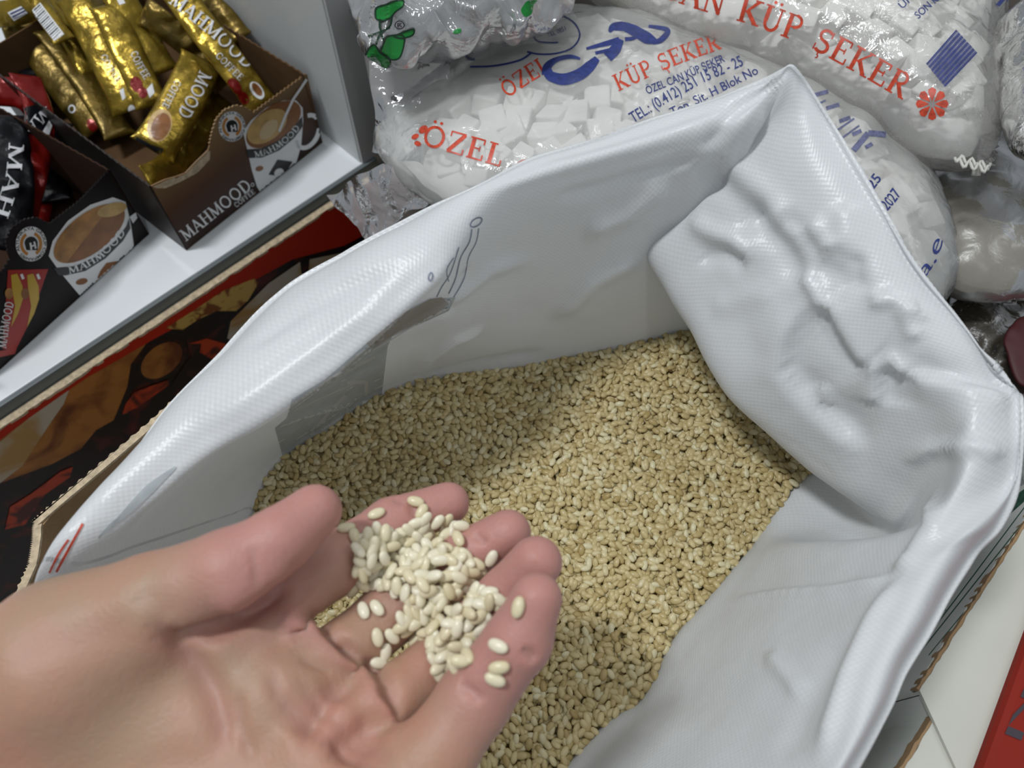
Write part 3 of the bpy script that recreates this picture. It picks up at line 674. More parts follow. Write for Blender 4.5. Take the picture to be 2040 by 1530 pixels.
nc, nw = G.shape[:2]; V = G.reshape(-1, 3)
ii, jj = np.meshgrid(np.arange(nc), np.arange(nw-1), indexing='ij'); i2 = (ii+1) % nc
Q = np.stack([ii*nw+jj, i2*nw+jj, i2*nw+jj+1, ii*nw+jj+1], -1).reshape(-1, 4)
du = np.linalg.norm(np.roll(G, -1, 0)-G, axis=2).mean(1); uu = np.concatenate([[0], np.cumsum(du)[:-1]])
dv = np.linalg.norm(np.diff(G, axis=1), axis=2).mean(0); vv = np.concatenate([[0], np.cumsum(dv)])
UV = np.stack([np.repeat(uu, nw), np.tile(vv, nc)], 1)
N = grid_normals(V, Q)
facing = np.einsum('ij,ij->i', N, CAM-V); N0 = N*np.where(np.median(facing) > 0, 1, -1)
if (np.einsum('ij,ij->i', N0[np.arange(0, nc)*nw+70], CAM-V[np.arange(0, nc)*nw+70]) > 0).mean() < .5: N0 = -N0
bv = bvh_of(V, Q)
c4 = lambda P: [(1340+.343*x, .343*y) for x, y in P]
c7 = lambda P: [(1340+.343*x, 400+.343*y) for x, y in P]
c8 = lambda P: [(1340+x/2.781, 980+y/2.781) for x, y in P]
c2a = lambda P: [(400+.343*x, 400+.343*y) for x, y in P]
st = [
 (c4([(170, 880), (300, 700), (480, 560), (650, 430)]), .0035, -.0045, 'r'),
 (c4([(390, 950), (440, 780), (560, 600)]), .003, .0015, 'r'),
 (c4([(170, 900), (260, 1030), (400, 1150), (600, 1330)]), .006, -.005, 'r'),
 (c4([(260, 860), (400, 1050), (560, 1200), (760, 1400), (850, 1500)]), .006, .005, 'r'),
 (c7([(380, 0), (500, 130), (640, 260), (690, 400), (750, 550)]), .0055, -.006, 'r'),
 (c7([(60, 90), (200, 170), (360, 240), (470, 340), (490, 390)]), .004, .005, 'r'),
 (c7([(120, 330), (300, 310), (470, 400)]), .004, -.003, 'r'),
 (c7([(620, 60), (760, 170), (850, 290), (910, 360)]), .0035, -.004, 'r'),
 (c7([(800, 100), (850, 220), (930, 340)]), .004, .003, 'r'),
 (c7([(740, 400), (830, 520), (910, 690)]), .003, .0045, 'r'),
 (c7([(800, 360), (960, 430), (1060, 560)]), .004, -.002, 'r'),
 (c7([(860, 560), (960, 760), (1060, 910), (1150, 985), (1215, 1000)]), .0032, .006, 's'),
 (c7([(1215, 960), (1205, 1080), (1225, 1220)]), .003, -.0035, 's'),
 (c7([(1130, 985), (1270, 915), (1370, 1000), (1420, 1030)]), .0022, .0035, 'r'),
 (c7([(770, 560), (720, 720), (670, 850), (655, 980), (730, 1090), (850, 1210), (1000, 1340), (1200, 1500)]), .0045, -.0055, 's'),
 (c7([(850, 1080), (880, 1180), (860, 1230)]), .004, .004, 'r'),
 (c7([(1110, 590), (1260, 570), (1340, 600), (1440, 650), (1480, 590)]), .003, .003, 'r'),
 (c7([(1320, 600), (1380, 740), (1440, 850)]), .003, .0025, 'r'),
 (c7([(2000, 1130), (1800, 1080), (1550, 1030), (1300, 980)]), .0028, .003, 's'),
 (c7([(1960, 1480), (1750, 1430), (1500, 1440), (1300, 1530)]), .003, .003, 'r'),
 (c7([(1000, 0), (1000, 200), (950, 350)]), .005, .002, 'r'),
 (c7([(1070, 300), (1060, 420), (1080, 560)]), .003, -.002, 'r'),
 (c7([(200, 640), (420, 560), (650, 520)]), .005, .0015, 'r'),
 (c8([(1430, 0), (1440, 200), (1330, 370), (1180, 480)]), .004, .005, 'r'),
 (c8([(250, 600), (500, 575), (870, 545), (1100, 500), (1300, 430)]), .0025, .002, 'r'),
 (c8([(520, 880), (620, 1000), (740, 1150)]), .003, .002, 'r'),
 (c8([(780, 1530), (850, 1300), (950, 1000), (1100, 700), (1300, 400)]), .003, .0025, 'r'),
 (c8([(600, 1530), (700, 1250), (850, 950), (980, 720)]), .006, -.0015, 'r'),
 (c2a([(1250, 1020), (1330, 900), (1480, 800), (1700, 740)]), .004, .003, 'r'),
 (c2a([(1300, 1010), (1600, 940), (2040, 870)]), .005, -.002, 'r'),
 (c2a([(1100, 820), (1400, 650), (1700, 400), (2000, 330)]), .004, .002, 'r'),
 (c2a([(1200, 760), (1450, 640), (1500, 500), (1600, 330)]), .003, -.0025, 'r'),
 (c2a([(0, 1350), (400, 1080), (800, 780), (1200, 500)]), .004, .0015, 'r'),
 (c2a([(200, 900), (600, 620), (1000, 430), (1200, 350)]), .004, -.0018, 'r'),
 (c2a([(430, 1320), (700, 1230), (950, 1170)]), .002, .001, 'r'),
 ([(1040, 350), (1180, 320), (1300, 285), (1420, 255), (1500, 215)], .003, .002, 'r'),
 ([(1090, 400), (1200, 375), (1330, 330), (1420, 300)], .003, -.0025, 'r'),
 ([(1150, 470), (1250, 430), (1350, 350)], .006, .003, 'r'),
 ([(1100, 640), (1180, 560), (1290, 500)], .006, .003, 'r'),
]
st = [(a, w_, h_*(.7 if abs(h_) > .0035 else 1), k_) for a, w_, h_, k_ in st]
st += [([(165, 1118), (272, 1012), (361, 935), (425, 888), (503, 839), (589, 781), (661, 733), (743, 667), (812, 606), (868, 555), (912, 495), (945, 430)], .0030, .0024, 'r'),
 ([(205, 1112), (290, 1020), (375, 950), (440, 900), (518, 852), (604, 795), (676, 748), (758, 682), (826, 620), (884, 566), (930, 500)], .0028, -.0020, 'r'),
 ([(960, 388), (1060, 352), (1170, 318), (1300, 280), (1420, 240), (1500, 200)], .0022, .0018, 'r')]
V = press(V, N0, bv, st)
inner = np.clip((V[:, 2]-RZ)/.03, 0, 1)
V = V + N0*((vnoise(V, 26)*.0011+vnoise(V+3, 60)*.00045+vnoise(V+9, 150)*.00012)*inner)[:, None]
# a woven polypropylene cloth: translucent, faint square weave, glossy threads
ms = mat('woven_white_plastic', (.8, .81, .82), .34, spec=.5, trans=.34)
nt = ms.node_tree; p = nt.nodes['Principled BSDF']
uvn = nt.nodes.new('ShaderNodeUVMap'); sx = nt.nodes.new('ShaderNodeSeparateXYZ'); nt.links.new(uvn.outputs[0], sx.inputs[0])
def mathn(op, a, b=None):
    n = nt.nodes.new('ShaderNodeMath'); n.operation = op
    for k, v in enumerate((a, b)):
        if v is None: continue
        if isinstance(v, (int, float)): n.inputs[k].default_value = v
        else: nt.links.new(v, n.inputs[k])
    return n.outputs[0]
wx = mathn('SINE', mathn('MULTIPLY', sx.outputs['X'], 2*math.pi/.0021)); wy = mathn('SINE', mathn('MULTIPLY', sx.outputs['Y'], 2*math.pi/.0021))
wv = mathn('MULTIPLY', wx, wy)
tc = nt.nodes.new('ShaderNodeTexCoord'); nz = nt.nodes.new('ShaderNodeTexNoise'); nz.inputs['Scale'].default_value = 260; nz.inputs['Detail'].default_value = 3
nt.links.new(tc.outputs['Object'], nz.inputs['Vector'])
hh = mathn('ADD', mathn('MULTIPLY', wv, .5), mathn('MULTIPLY', nz.outputs['Fac'], 1.6))
bp = nt.nodes.new('ShaderNodeBump'); bp.inputs['Distance'].default_value = .00006; nt.links.new(hh, bp.inputs['Height']); nt.links.new(bp.outputs[0], p.inputs['Normal'])
cmx = nt.nodes.new('ShaderNodeMix'); cmx.data_type = 'RGBA'; cmx.inputs[6].default_value = (.755, .775, .79, 1); cmx.inputs[7].default_value = (.83, .845, .855, 1)
nt.links.new(mathn('MULTIPLY', mathn('ADD', wv, 1.0), .5), cmx.inputs[0]); nt.links.new(cmx.outputs[2], p.inputs['Base Color'])
sack = mesh_obj('rice_sack', V, Q, ms, uv=UV)
tag(sack, 'large open white woven plastic sack with folded rim full of rice', 'sack')
sb = bvh_of(V, Q)
M_ink = mat('print_show_through', (.50, .54, .56), .5, var=.12, vscale=160, trans=.3)
M_ink2 = mat('print_line_grey', (.20, .23, .30), .5, var=.3, vscale=300)
M_inkp = mat('print_pale', (.68, .70, .71), .5, trans=.3)
LS = lambda n, P, m, l=.0004, s_=8: lay(n, P, sb, m, sack, l, s_)
LS('printed_panel', [c2a([(1480, 560), (1440, 640), (1330, 690), (1110, 790), (1085, 850), (1050, 1135), (940, 1165), (930, 1225), (700, 1350), (480, 1500), (430, 1320), (500, 1260), (530, 1150), (720, 1040), (960, 830), (1180, 660), (1330, 570)])], M_ink)
LS('printed_letters', line(c2a([(720, 1070), (900, 960), (1010, 910)]), 6)+line(c2a([(850, 1060), (960, 1050), (960, 1130)]), 7)+line(c2a([(640, 1360), (760, 1210), (840, 1130)]), 6)+line(c2a([(700, 1330), (850, 1240), (850, 1200)]), 5)+line(c2a([(900, 900), (1180, 730), (1400, 640)]), 3)+line(c2a([(1000, 870), (1250, 720)]), 3)+line(c2a([(540, 1220), (760, 1120), (900, 1060)]), 3), M_inkp, .0007)
sq = ring(*c2a([(1600, 125)])[0], 13, 7, 3, -35)+ring(*c2a([(1335, 440)])[0], 4, 8, 3, 10)
sq += stroke(c2a([(1575, 165), (1560, 240), (1510, 330), (1480, 450), (1440, 540)]), 2.5)+stroke(c2a([(1615, 160), (1600, 240), (1555, 330), (1530, 450), (1470, 560)]), 2)+stroke(c2a([(1500, 270), (1450, 420), (1400, 500), (1370, 560)]), 2.2)+stroke(c2a([(1470, 330), (1430, 400), (1440, 470)]), 2)+ring(*c2a([(1425, 600)])[0], 11, 7, 2, -40)
LS('printed_outline', sq, M_ink2)
LS('printed_brown_band', [c2a([(1330, 570), (1400, 560), (1440, 600), (1340, 680), (1150, 760), (1000, 860), (960, 830), (1180, 650)])], mat('print_brown_grey', (.42, .40, .38), .5, trans=.3), .0009)  # brownish upper section of the printed panel
LS('printed_smudge', stroke([(222, 1048), (260, 1012), (300, 972), (350, 930)], [4, 16, 20, 4])+stroke([(196, 1072), (222, 1046), (240, 1030)], [3, 9, 3]), M_ink)
LS('printed_red_stripe', stroke([(112, 1140), (140, 1088), (165, 1043)], 5)+stroke([(98, 1142), (116, 1105), (136, 1075)], 4), M_red)

# =================================================================== rice in the sack (uncountable)
gm = mat('rice_grains', (.58, .44, .22), .32, spec=.5, sss=.0)
nt = gm.node_tree; p = nt.nodes['Principled BSDF']; ge = nt.nodes.new('ShaderNodeNewGeometry'); cr = nt.nodes.new('ShaderNodeValToRGB')
cr.color_ramp.elements[0].color = (.53, .40, .165, 1); cr.color_ramp.elements[1].color = (.83, .77, .52, 1)
e = cr.color_ramp.elements.new(.25); e.color = (.65, .53, .26, 1); e = cr.color_ramp.elements.new(.75); e.color = (.74, .63, .345, 1)
nt.links.new(ge.outputs['Random Per Island'], cr.inputs[0]); nt.links.new(cr.outputs[0], p.inputs['Base Color'])
tl = nt.nodes.new('ShaderNodeBsdfTranslucent'); nt.links.new(cr.outputs[0], tl.inputs[0]); mx = nt.nodes.new('ShaderNodeMixShader'); mx.inputs[0].default_value = .34
nt.links.new(p.outputs[0], mx.inputs[1]); nt.links.new(tl.outputs[0], mx.inputs[2]); nt.links.new(mx.outputs[0], nt.nodes['Material Output'].inputs[0])
def grain_shape(sub_):
    bm = bmesh.new(); bmesh.ops.create_icosphere(bm, subdivisions=sub_, radius=1)
    V = np.array([v.co for v in bm.verts]); bm.verts.index_update(); T = np.array([[v.index for v in f.verts] for f in bm.faces]); bm.free()
    V[:, 1:] *= (1+.10*V[:, 0]**2)[:, None]; V[:, 1] += .02*V[:, 0]**2
    V *= np.array([.00272, .00162, .00118]); return V, T
gv, gt = grain_shape(2)
foot = dense[:, -2, :2]
def inside(P, poly):
    x, y = P[:, 0], P[:, 1]; r = np.zeros(len(P), bool); n = len(poly); j = n-1
    for i in range(n):
        xi, yi = poly[i]; xj, yj = poly[j]
        c = ((yi > y) != (yj > y)) & (x < (xj-xi)*(y-yi)/((yj-yi) if yj != yi else 1e-9)+xi); r ^= c; j = i
    return r
def rotm(n, tilt):
    yaw = rng.random(n)*2*np.pi; pit = rng.normal(0, tilt, n); rol = rng.normal(0, tilt*1.3, n)
    cy, sy, cp, sp_, c_, s_ = np.cos(yaw), np.sin(yaw), np.cos(pit), np.sin(pit), np.cos(rol), np.sin(rol)
    Rz = np.zeros((n, 3, 3)); Rz[:, 0, 0] = cy; Rz[:, 0, 1] = -sy; Rz[:, 1, 0] = sy; Rz[:, 1, 1] = cy; Rz[:, 2, 2] = 1
    Ry = np.zeros((n, 3, 3)); Ry[:, 0, 0] = cp; Ry[:, 0, 2] = sp_; Ry[:, 2, 0] = -sp_; Ry[:, 2, 2] = cp; Ry[:, 1, 1] = 1
    Rx = np.zeros((n, 3, 3)); Rx[:, 1, 1] = c_; Rx[:, 1, 2] = -s_; Rx[:, 2, 1] = s_; Rx[:, 2, 2] = c_; Rx[:, 0, 0] = 1
    return Rz @ Ry @ Rx
allP = []; allR = []
def rice_z(P): return RZ-.0015+vnoise(np.c_[P, np.zeros(len(P))], 14)*.004+vnoise(np.c_[P, np.ones(len(P))], 45)*.0012
for layer, (sp_, dz, tilt) in enumerate(((.0029, -.0030, .4), (.0028, -.0015, .35), (.0028, 0, .26))):
    gx, gy = np.meshgrid(np.arange(-.16, .19, sp_), np.arange(-.09, .25, sp_)); P = np.c_[gx.ravel(), gy.ravel()]
    P = P+rng.uniform(-.5, .5, P.shape)*sp_*1.1; P = P[inside(P, foot[::4])]
    z = rice_z(P)+dz+rng.normal(0, .0005, len(P)); allP.append(np.c_[P, z]); allR.append(rotm(len(P), tilt))
allP = np.concatenate(allP); allR = np.concatenate(allR); n = len(allP)
sc = rng.uniform(.80, .98, n)
VV = (np.einsum('nij,kj->nki', allR, gv)*sc[:, None, None]+allP[:, None, :]).reshape(-1, 3)
TT = (gt[None]+(np.arange(n)*len(gv))[:, None, None]).reshape(-1, 3)
bm = bmesh.new(); fv = [bm.verts.new((*q, RZ-.0075)) for q in foot[::4]]; fl_ = [bm.verts.new((*q, .03)) for q in foot[::4]]
bm.faces.new(fv); k_ = len(fv)
for i in range(k_): bm.faces.new((fl_[i], fl_[(i+1) % k_], fv[(i+1) % k_], fv[i]))
bmesh.ops.triangulate(bm, faces=bm.faces[:]); bm.verts.index_update()
bV = np.array([v.co for v in bm.verts]); bT = np.array([[v.index for v in f.verts] for f in bm.faces]); bm.free()
rice = big_mesh('rice', np.concatenate([VV, bV]), np.concatenate([TT, bT+len(VV)]), gm)
tag(rice, 'loose short grain rice filling the open woven sack', 'rice', kind='stuff')

# =================================================================== sugar bags
M_sugar = mat('sugar', (.93, .92, .89), .6, bump=.0003, bscale=1500, sss=0, trans=.15)
def cube_mesh():
    bm = bmesh.new(); bmesh.ops.create_cube(bm, size=1); bmesh.ops.scale(bm, vec=(.0145, .0145, .0115), verts=bm.verts)
    bmesh.ops.bevel(bm, geom=bm.edges[:], offset=.0011, segments=2, affect='EDGES', profile=.5)
    me = bpy.data.meshes.new('sugar_cube'); bm.to_mesh(me); bm.free(); me.materials.append(M_sugar); return me
CM = cube_mesh()
def pillow(outline_px, z, thick, power=2.6, crinkle=.0012, tilt=(0, 0), nrad=46, nang=260, drop=.0, lump=.002, ncen=None, seed=0):
    O = np.array([at(x, y, z) for x, y in outline_px]); O = catmull_loop(O, max(2, nang//len(O))); n = len(O)
    c = O.mean(0) if ncen is None else at(*ncen, z)
    V = [c+[0, 0, thick]]; rs = np.linspace(0, 1, nrad+1)[1:]**.75
    for r in rs:
        h = thick*max(0, 1-r**power)**.55
        R = c+(O-c)*r; R[:, 2] = z+h; V.extend(R)
    for r in rs[::-1][1:]:
        h = thick*max(0, 1-r**power)**.55
        R = c+(O-c)*r; R[:, 2] = z-h*.75; V.extend(R)
    V.append(c-[0, 0, thick*.75]); V = np.array(V); m = 2*nrad-1
    Fs = [(0, 1+j, 1+(j+1) % n) for j in range(n)]
    for i in range(m-1): Fs += [(1+i*n+j, 1+(i+1)*n+j, 1+(i+1)*n+(j+1) % n, 1+i*n+(j+1) % n) for j in range(n)]
    k = len(V)-1; Fs += [(k, 1+(m-1)*n+(j+1) % n, 1+(m-1)*n+j) for j in range(n)]
    V[:, 2] += (V[:, 0]-c[0])*tilt[0]+(V[:, 1]-c[1])*tilt[1]
    X = V+seed; V[:, 2] += vnoise(X, 50)*lump; V += np.stack([vnoise(X+1, 130), vnoise(X+2, 130), vnoise(X+3, 130)], 1)*crinkle
    return V, Fs
def fill_cubes(V, Fs, label, group, spacing, limit, depth=.0118, z_min=None, deep=0, seed=0):
    """sugar cubes resting just under the film: individuals on top, the unseen rest below as one mass"""
    T = BVHTree.FromPolygons([Vector(v) for v in V], Fs); r = random.Random(seed); lo, hi = V.min(0), V.max(0); cand = []
    y = lo[1]; row = 0
    while y < hi[1]:
        x = lo[0]+(row % 2)*spacing/2
        while x < hi[0]:
            X = x+r.uniform(-.22, .22)*spacing; Y = y+r.uniform(-.22, .22)*spacing
            h = T.ray_cast(Vector((X, Y, hi[2]+.1)), Vector((0, 0, -1))); h2 = T.ray_cast(Vector((X, Y, lo[2]-.1)), Vector((0, 0, 1)))
            if h[0] and h2[0] and h[0].z-h2[0].z > .026 and h[1].z > .80: cand.append((X, Y, h[0].z, h[1], h2[0].z))
            x += spacing
        y += spacing*.9; row += 1
    def vis(c_):
        d = np.array(c_[:3])-CAM; f = np.array([0, math.cos(PITCH), -math.sin(PITCH)]); u = np.array([0, math.sin(PITCH), math.cos(PITCH)]); wz = d@f
        a, b = 1020+FPX*d[0]/wz, 765-FPX*(d@u)/wz; return -40 < a < 2080 and -40 < b < 1570
    cand = [c_ for c_ in cand if vis(c_)]; r.shuffle(cand); made = []
    src = None
    for (X, Y, Z, nn, Zb) in cand[:limit]:
        o = bpy.data.objects.new('sugar_cube', CM); C.objects.link(o); q = nn if nn.z > .3 else Vector((0, 0, 1))
        nn2 = (q+Vector((r.uniform(-.35, .35), r.uniform(-.35, .35), 0))).normalized()
        o.rotation_euler = (nn2.to_track_quat('Z', 'Y') @ Matrix.Rotation(r.random()*6.28, 3, 'Z').to_quaternion()).to_euler()
        o.location = (X-nn.x*depth, Y-nn.y*depth, Z-depth*max(nn.z, .6)-r.random()*.0025); tag(o, label, 'sugar cube', group); made.append(o)
    vs = np.array([v.co for v in CM.vertices]); VV = []; FF = []; k = 0
    for (X, Y, Z, nn, Zb) in cand[limit:]+cand:
        zz = Z-depth*.95 if k < len(cand[limit:]) else Z-depth-.0125
        if zz < Zb+.008 and k >= len(cand[limit:]): k += 1; continue
        R = np.array(Matrix.Rotation(r.random()*6.28, 3, (r.random()-.5, r.random()-.5, 1.2))); b = len(VV)*len(vs)
        VV.append(vs@R.T+np.array([X+r.uniform(-.003, .003), Y+r.uniform(-.003, .003), zz])); FF += [tuple(i+b for i in p_.vertices) for p_ in CM.polygons]; k += 1
    c0 = V.mean(0); core = c0+(V-c0)*np.array([.92, .92, .48])-[0, 0, .005]; b = sum(len(v) for v in VV); VV.append(core); FF += [tuple(int(i)+b for i in f) for f in Fs]
    if VV:
        o = mesh_obj('sugar_cubes', np.concatenate(VV), FF, M_sugar, smooth=False); tag(o, label.replace('sugar cube', 'mass of sugar cubes')+', lower layer', 'sugar cubes', kind='stuff')
    return made
FILM = film('milky_sugar_film', .54, (.93, .93, .91), .16, .0004); FILMC = film('clear_film', .66, (.9, .9, .9), .1, .0007, 70)
FILMD = film('shaded_brown_film', .42, (.25, .22, .16), .3, .0002)  # brownish film, its colour darkened further to stand in for shade
# stand under the bags
stand = empty('display_crate', (.25, .42, 0)); tag(stand, 'dark crate under the pile of sugar bags', 'crate')
M_crate = mat('dark_crate', (.045, .035, .028), .7, var=.3, vscale=20)
stp = [np.array(q) for q in ((-.095, .36), (-.06, .31), (.02, .285), (.10, .275), (.235, .25), (.45, .10), (.60, .30), (.5, .75), (.24, .74), (.0, .52))]
slab('crate_body', stp, .001, .395, M_crate, stand, .002)
# bag A: in front
outA = [(745, 290), (770, 330), (830, 385), (900, 430), (1100, 480), (1400, 560), (1650, 660), (1830, 640), (1893, 585), (1908, 520), (1885, 410), (1815, 300), (1700, 222), (1560, 148), (1430, 100), (1280, 50), (1130, 35), (1000, 75), (900, 130), (810, 190), (755, 240)]
VA, FA = pillow(outA, .455, .036, 3.0, .0007, seed=2)
bagA = mesh_obj('sugar_bag', VA, FA, FILM); tag(bagA, 'translucent bag of sugar cubes lying right behind the open sack, blue lettering on top', 'bag', 'bags of sugar cubes')
tA = bvh_of(VA, FA)
PT = lambda txt, path, h_, m, s_, k='serif', **kw: put_text(m.name.replace('print_', '')+'_lettering', txt, path, h_, s_[0], m, s_[1], .0006, k, **kw)
SA = (tA, bagA)
PT('ÖZEL', [(838, 288), (900, 305), (960, 322), (1000, 334)], 44, M_red, SA)
PT('C', [(1016, 352), (1066, 372)], 46, M_red, SA)
def rosette(cx, cy, r, s_, m, rot=0):
    P = []
    for k in range(8):
        a = math.radians(rot+k*45); w_ = math.radians(19); P.append([(cx+r*.16*math.cos(a), cy+r*.16*math.sin(a))]+[(cx+r*q_*math.cos(a+b_), cy+r*q_*math.sin(a+b_)) for b_, q_ in ((-w_, .72), (-w_*.8, .94), (0, 1.03), (w_*.8, .94), (w_, .72))])
    lay('red_rosette', P, s_[0], m, s_[1], .0006, 6)
lay('red_rosette', [ell(843, 258, 10, 7, -40), ell(827, 272, 8, 5, -30), ell(832, 286, 7, 5, 20)], tA, M_red, bagA, .0006)
PT('ÖZEL', [(1012, 196), (1050, 168), (1100, 138)], 34, M_red, SA)
def heavy(polys, m, s_, lift=.0008): lay('blue_lettering', polys, s_[0], m, s_[1], lift, 8)
heavy(stroke([(1156, 117), (1140, 113), (1120, 115), (1102, 122), (1090, 134), (1090, 148)], [4, 9, 10, 16, 22])+stroke([(1090, 140), (1098, 152), (1125, 158), (1155, 148), (1175, 132), (1190, 116)], [18, 20, 24, 24, 22, 12]), M_blue, SA)
heavy(stroke([(1168, 97), (1195, 90), (1234, 80)], [5, 9, 14])+stroke([(1236, 78), (1226, 98), (1210, 114)], [14, 22, 22])+stroke([(1186, 106), (1215, 99)], 7), M_blue, SA)
heavy(stroke([(1214, 64), (1222, 54), (1240, 52)], [5, 16, 20])+stroke([(1236, 50), (1262, 60), (1290, 76), (1306, 82)], [16, 22, 24, 10])+stroke([(1245, 78), (1262, 76), (1272, 68)], 8)+stroke([(1292, 52), (1330, 60), (1316, 80), (1300, 84)], [6, 12, 10]), M_blue, SA)
PT('KÜP ŞEKER', [(1232, 182), (1290, 155), (1350, 128), (1440, 96)], 34, M_red, SA)
PT('ÖZEL CAN KÜP ŞEKER', [(1290, 188), (1360, 160), (1445, 122)], 16, M_blue, SA, 'sans', bold=.012)
PT('TEL.: (0.412) 251 15 82 - 25', [(1262, 245), (1330, 204), (1400, 165), (1482, 130)], 22, M_blue, SA, 'sans', bold=.01)
PT('Top. Sit. H Blok No', [(1340, 232), (1400, 202), (1460, 172), (1512, 146)], 18, M_blue, SA, 'sans', bold=.01)
PT('2027', [(1768, 420), (1782, 405), (1796, 386)], 22, M_blue, SA, 'sans', bold=.015)
PT('25', [(1740, 378), (1757, 356)], 20, M_blue, SA, 'sans', bold=.015)
PT('a.e', [(1842, 555), (1866, 520), (1880, 480)], 26, M_blue, SA, 'sans', shear=.2)
fb_ = []
for k in range(5): fb_ += line([(1620+k*26, 190+k*26), (1650+k*22, 182+k*26)], 8)
fb_ += line([(1700, 300), (1730, 265), (1765, 268)], 12)+line([(1664, 262), (1702, 236)], 4)+line([(1676, 276), (1712, 250)], 4)+line([(1610, 215), (1645, 200)], 4)
lay('faded_lettering', fb_, tA, M_paleblue, bagA, .0006)
# drawn outline on the bag
lay('blue_outline', stroke([(1098, 33), (1122, 32), (1146, 48), (1155, 72), (1140, 95), (1110, 106), (1075, 108), (1050, 103)], 3.5)+stroke([(917, 88), (922, 103), (934, 116), (946, 118)], 4.5)+stroke([(917, 88), (940, 72), (990, 66), (1030, 66), (1045, 72)], 2.5)+stroke([(936, 133), (985, 131), (1035, 120), (1060, 104)], 4)+stroke([(1062, 70), (1072, 82), (1100, 85), (1112, 84)], 3), tA, M_blue, bagA, .0006)
PT('TEL 0851', [(1092, 74), (1128, 60)], 9, M_blue, SA, 'sans')
fill_cubes(VA, FA, 'white sugar cube inside the bag right behind the open sack', 'sugar cubes in the bag behind the sack', .0158, 150, seed=1)
# film ends of bag A
def sheet(name, pts_px, zs, m, parent, crumple=.003, n=46, freq=60, seed=0):
    """crumpled sheet of film over four pixel corners"""
    A = [at(*q, z_) for q, z_ in zip(pts_px, zs)]; V = []
    for i in range(n):
        for j in range(n):
            u, v = i/(n-1), j/(n-1); V.append((A[0]*(1-u)+A[1]*u)*(1-v)+(A[3]*(1-u)+A[2]*u)*v)
    V = np.array(V); X = V+seed; N_ = np.abs(vnoise(X, freq))*crumple*2+vnoise(X+4, freq*2.7)*crumple*.6
    V[:, 2] += N_; e_ = np.stack([vnoise(X+7, freq*.8), vnoise(X+8, freq*.8), 0*N_], 1)*crumple*1.6; V += e_
    Fs = [(i*n+j, (i+1)*n+j, (i+1)*n+j+1, i*n+j+1) for i in range(n-1) for j in range(n-1)]
    o = mesh_obj(name, V, Fs, m)
    if parent: adopt(o, parent)
    return o
tail = sheet('film_tail', [(738, 120), (900, 120), (850, 330), (742, 310)], [.485, .485, .465, .45], FILMC, bagA, .002, seed=1)
sheet('film_tail', [(655, 395), (760, 330), (865, 410), (740, 488)], [.42, .455, .45, .41], film('hazy_film', .5, (.85, .78, .78), .2, .0005), bagA, .003, seed=3)
# bag B: upper right
outB = [(1130, -60), (1240, 10), (1340, 66), (1430, 100), (1546, 150), (1650, 205), (1750, 262), (1812, 300), (1880, 325), (1935, 330), (1972, 318), (1990, 260), (1992, 130), (2005, 0), (2010, -180), (1800, -260), (1400, -220), (1200, -150)]
VB, FB = pillow(outB, .475, .042, 3.0, .0007, seed=5)
bagB = mesh_obj('sugar_bag', VB, FB, film('clearer_sugar_film', .72, (.92, .91, .87), .12)); tag(bagB, 'translucent bag of sugar cubes at the upper right with red lettering, barcode and rosette', 'bag', 'bags of sugar cubes')
tB = bvh_of(VB, FB); SB = (tB, bagB)
PT('CAN KÜP ŞEKER', [(1310, -8), (1400, 22), (1500, 50), (1600, 88), (1700, 142), (1800, 200)], 50, M_red, SB)
rosette(1857, 207, 32, SB, M_red)
bb = []
for k in range(22):
    u = k/21; a = (1852+u*52, 128+u*52*.95); b = (1898+u*52, 62+u*52*.95)
    a = (1846+u*36, 128+u*44); b = (1906+u*40, 60+u*44); bb += line([a, b], 1.6+1.6*((k*7) % 3 == 0))
lay('barcode_bars', bb, tB, M_blue, bagB, .0006)
PT('SON KU', [(1830, 38), (1880, -8)], 15, M_blue, SB, 'sans', bold=.01); PT('ÜRT', [(1798, 18), (1830, -12)], 15, M_blue, SB, 'sans', bold=.01)
fill_cubes(VB, FB, 'white sugar cube inside the upper right bag with red lettering', 'sugar cubes in the upper right bag', .0158, 150, seed=2)
# serrated seam and crumpled tip of bag B
seam = []
for k in range(15):
    t_ = k/14; x = 1992-18*t_+ (0 if k % 2 else 10); seam.append((x, 250+90*t_-10))
lay_pts = [at(x, y, .478) for x, y in [(1960, 235)]+seam+[(1945, 330)]]
adopt(mesh_obj('serrated_seam', lay_pts+[p_-np.array([0, 0, .0006]) for p_ in lay_pts], [tuple(range(len(lay_pts)))], FILM, smooth=False), bagB)
def tube(name, P, r, m, parent=None, ns=8):
    P = np.array(P, float); n = len(P); T_ = np.gradient(P, axis=0); V = []
    for i in range(n):
        t_ = T_[i]/np.linalg.norm(T_[i]); a = np.cross(t_, [.3, .2, 1]); a /= np.linalg.norm(a); b = np.cross(t_, a)
        for k in range(ns): th = 2*math.pi*k/ns; V.append(P[i]+(a*math.cos(th)+b*math.sin(th))*r)
    Fs = [(i*ns+k, i*ns+(k+1) % ns, (i+1)*ns+(k+1) % ns, (i+1)*ns+k) for i in range(n-1) for k in range(ns)]+[tuple(range(ns))[::-1], tuple((n-1)*ns+k for k in range(ns))]
    o = mesh_obj(name, V, Fs, m)
    if parent: adopt(o, parent)
    return o
M_lace = mat('opaque_film_edge', (.72, .71, .66), .3, trans=.3)
tube('perforated_strip', [at(1902+i*3.4, 314+8*math.sin(i*1.1)+i*.9, .482) for i in range(22)], .0008, M_lace, bagB)
tube('perforated_strip', [at(1906+i*3.4, 323-8*math.sin(i*1.1)+i*.8, .483) for i in range(20)], .0008, M_lace, bagB)
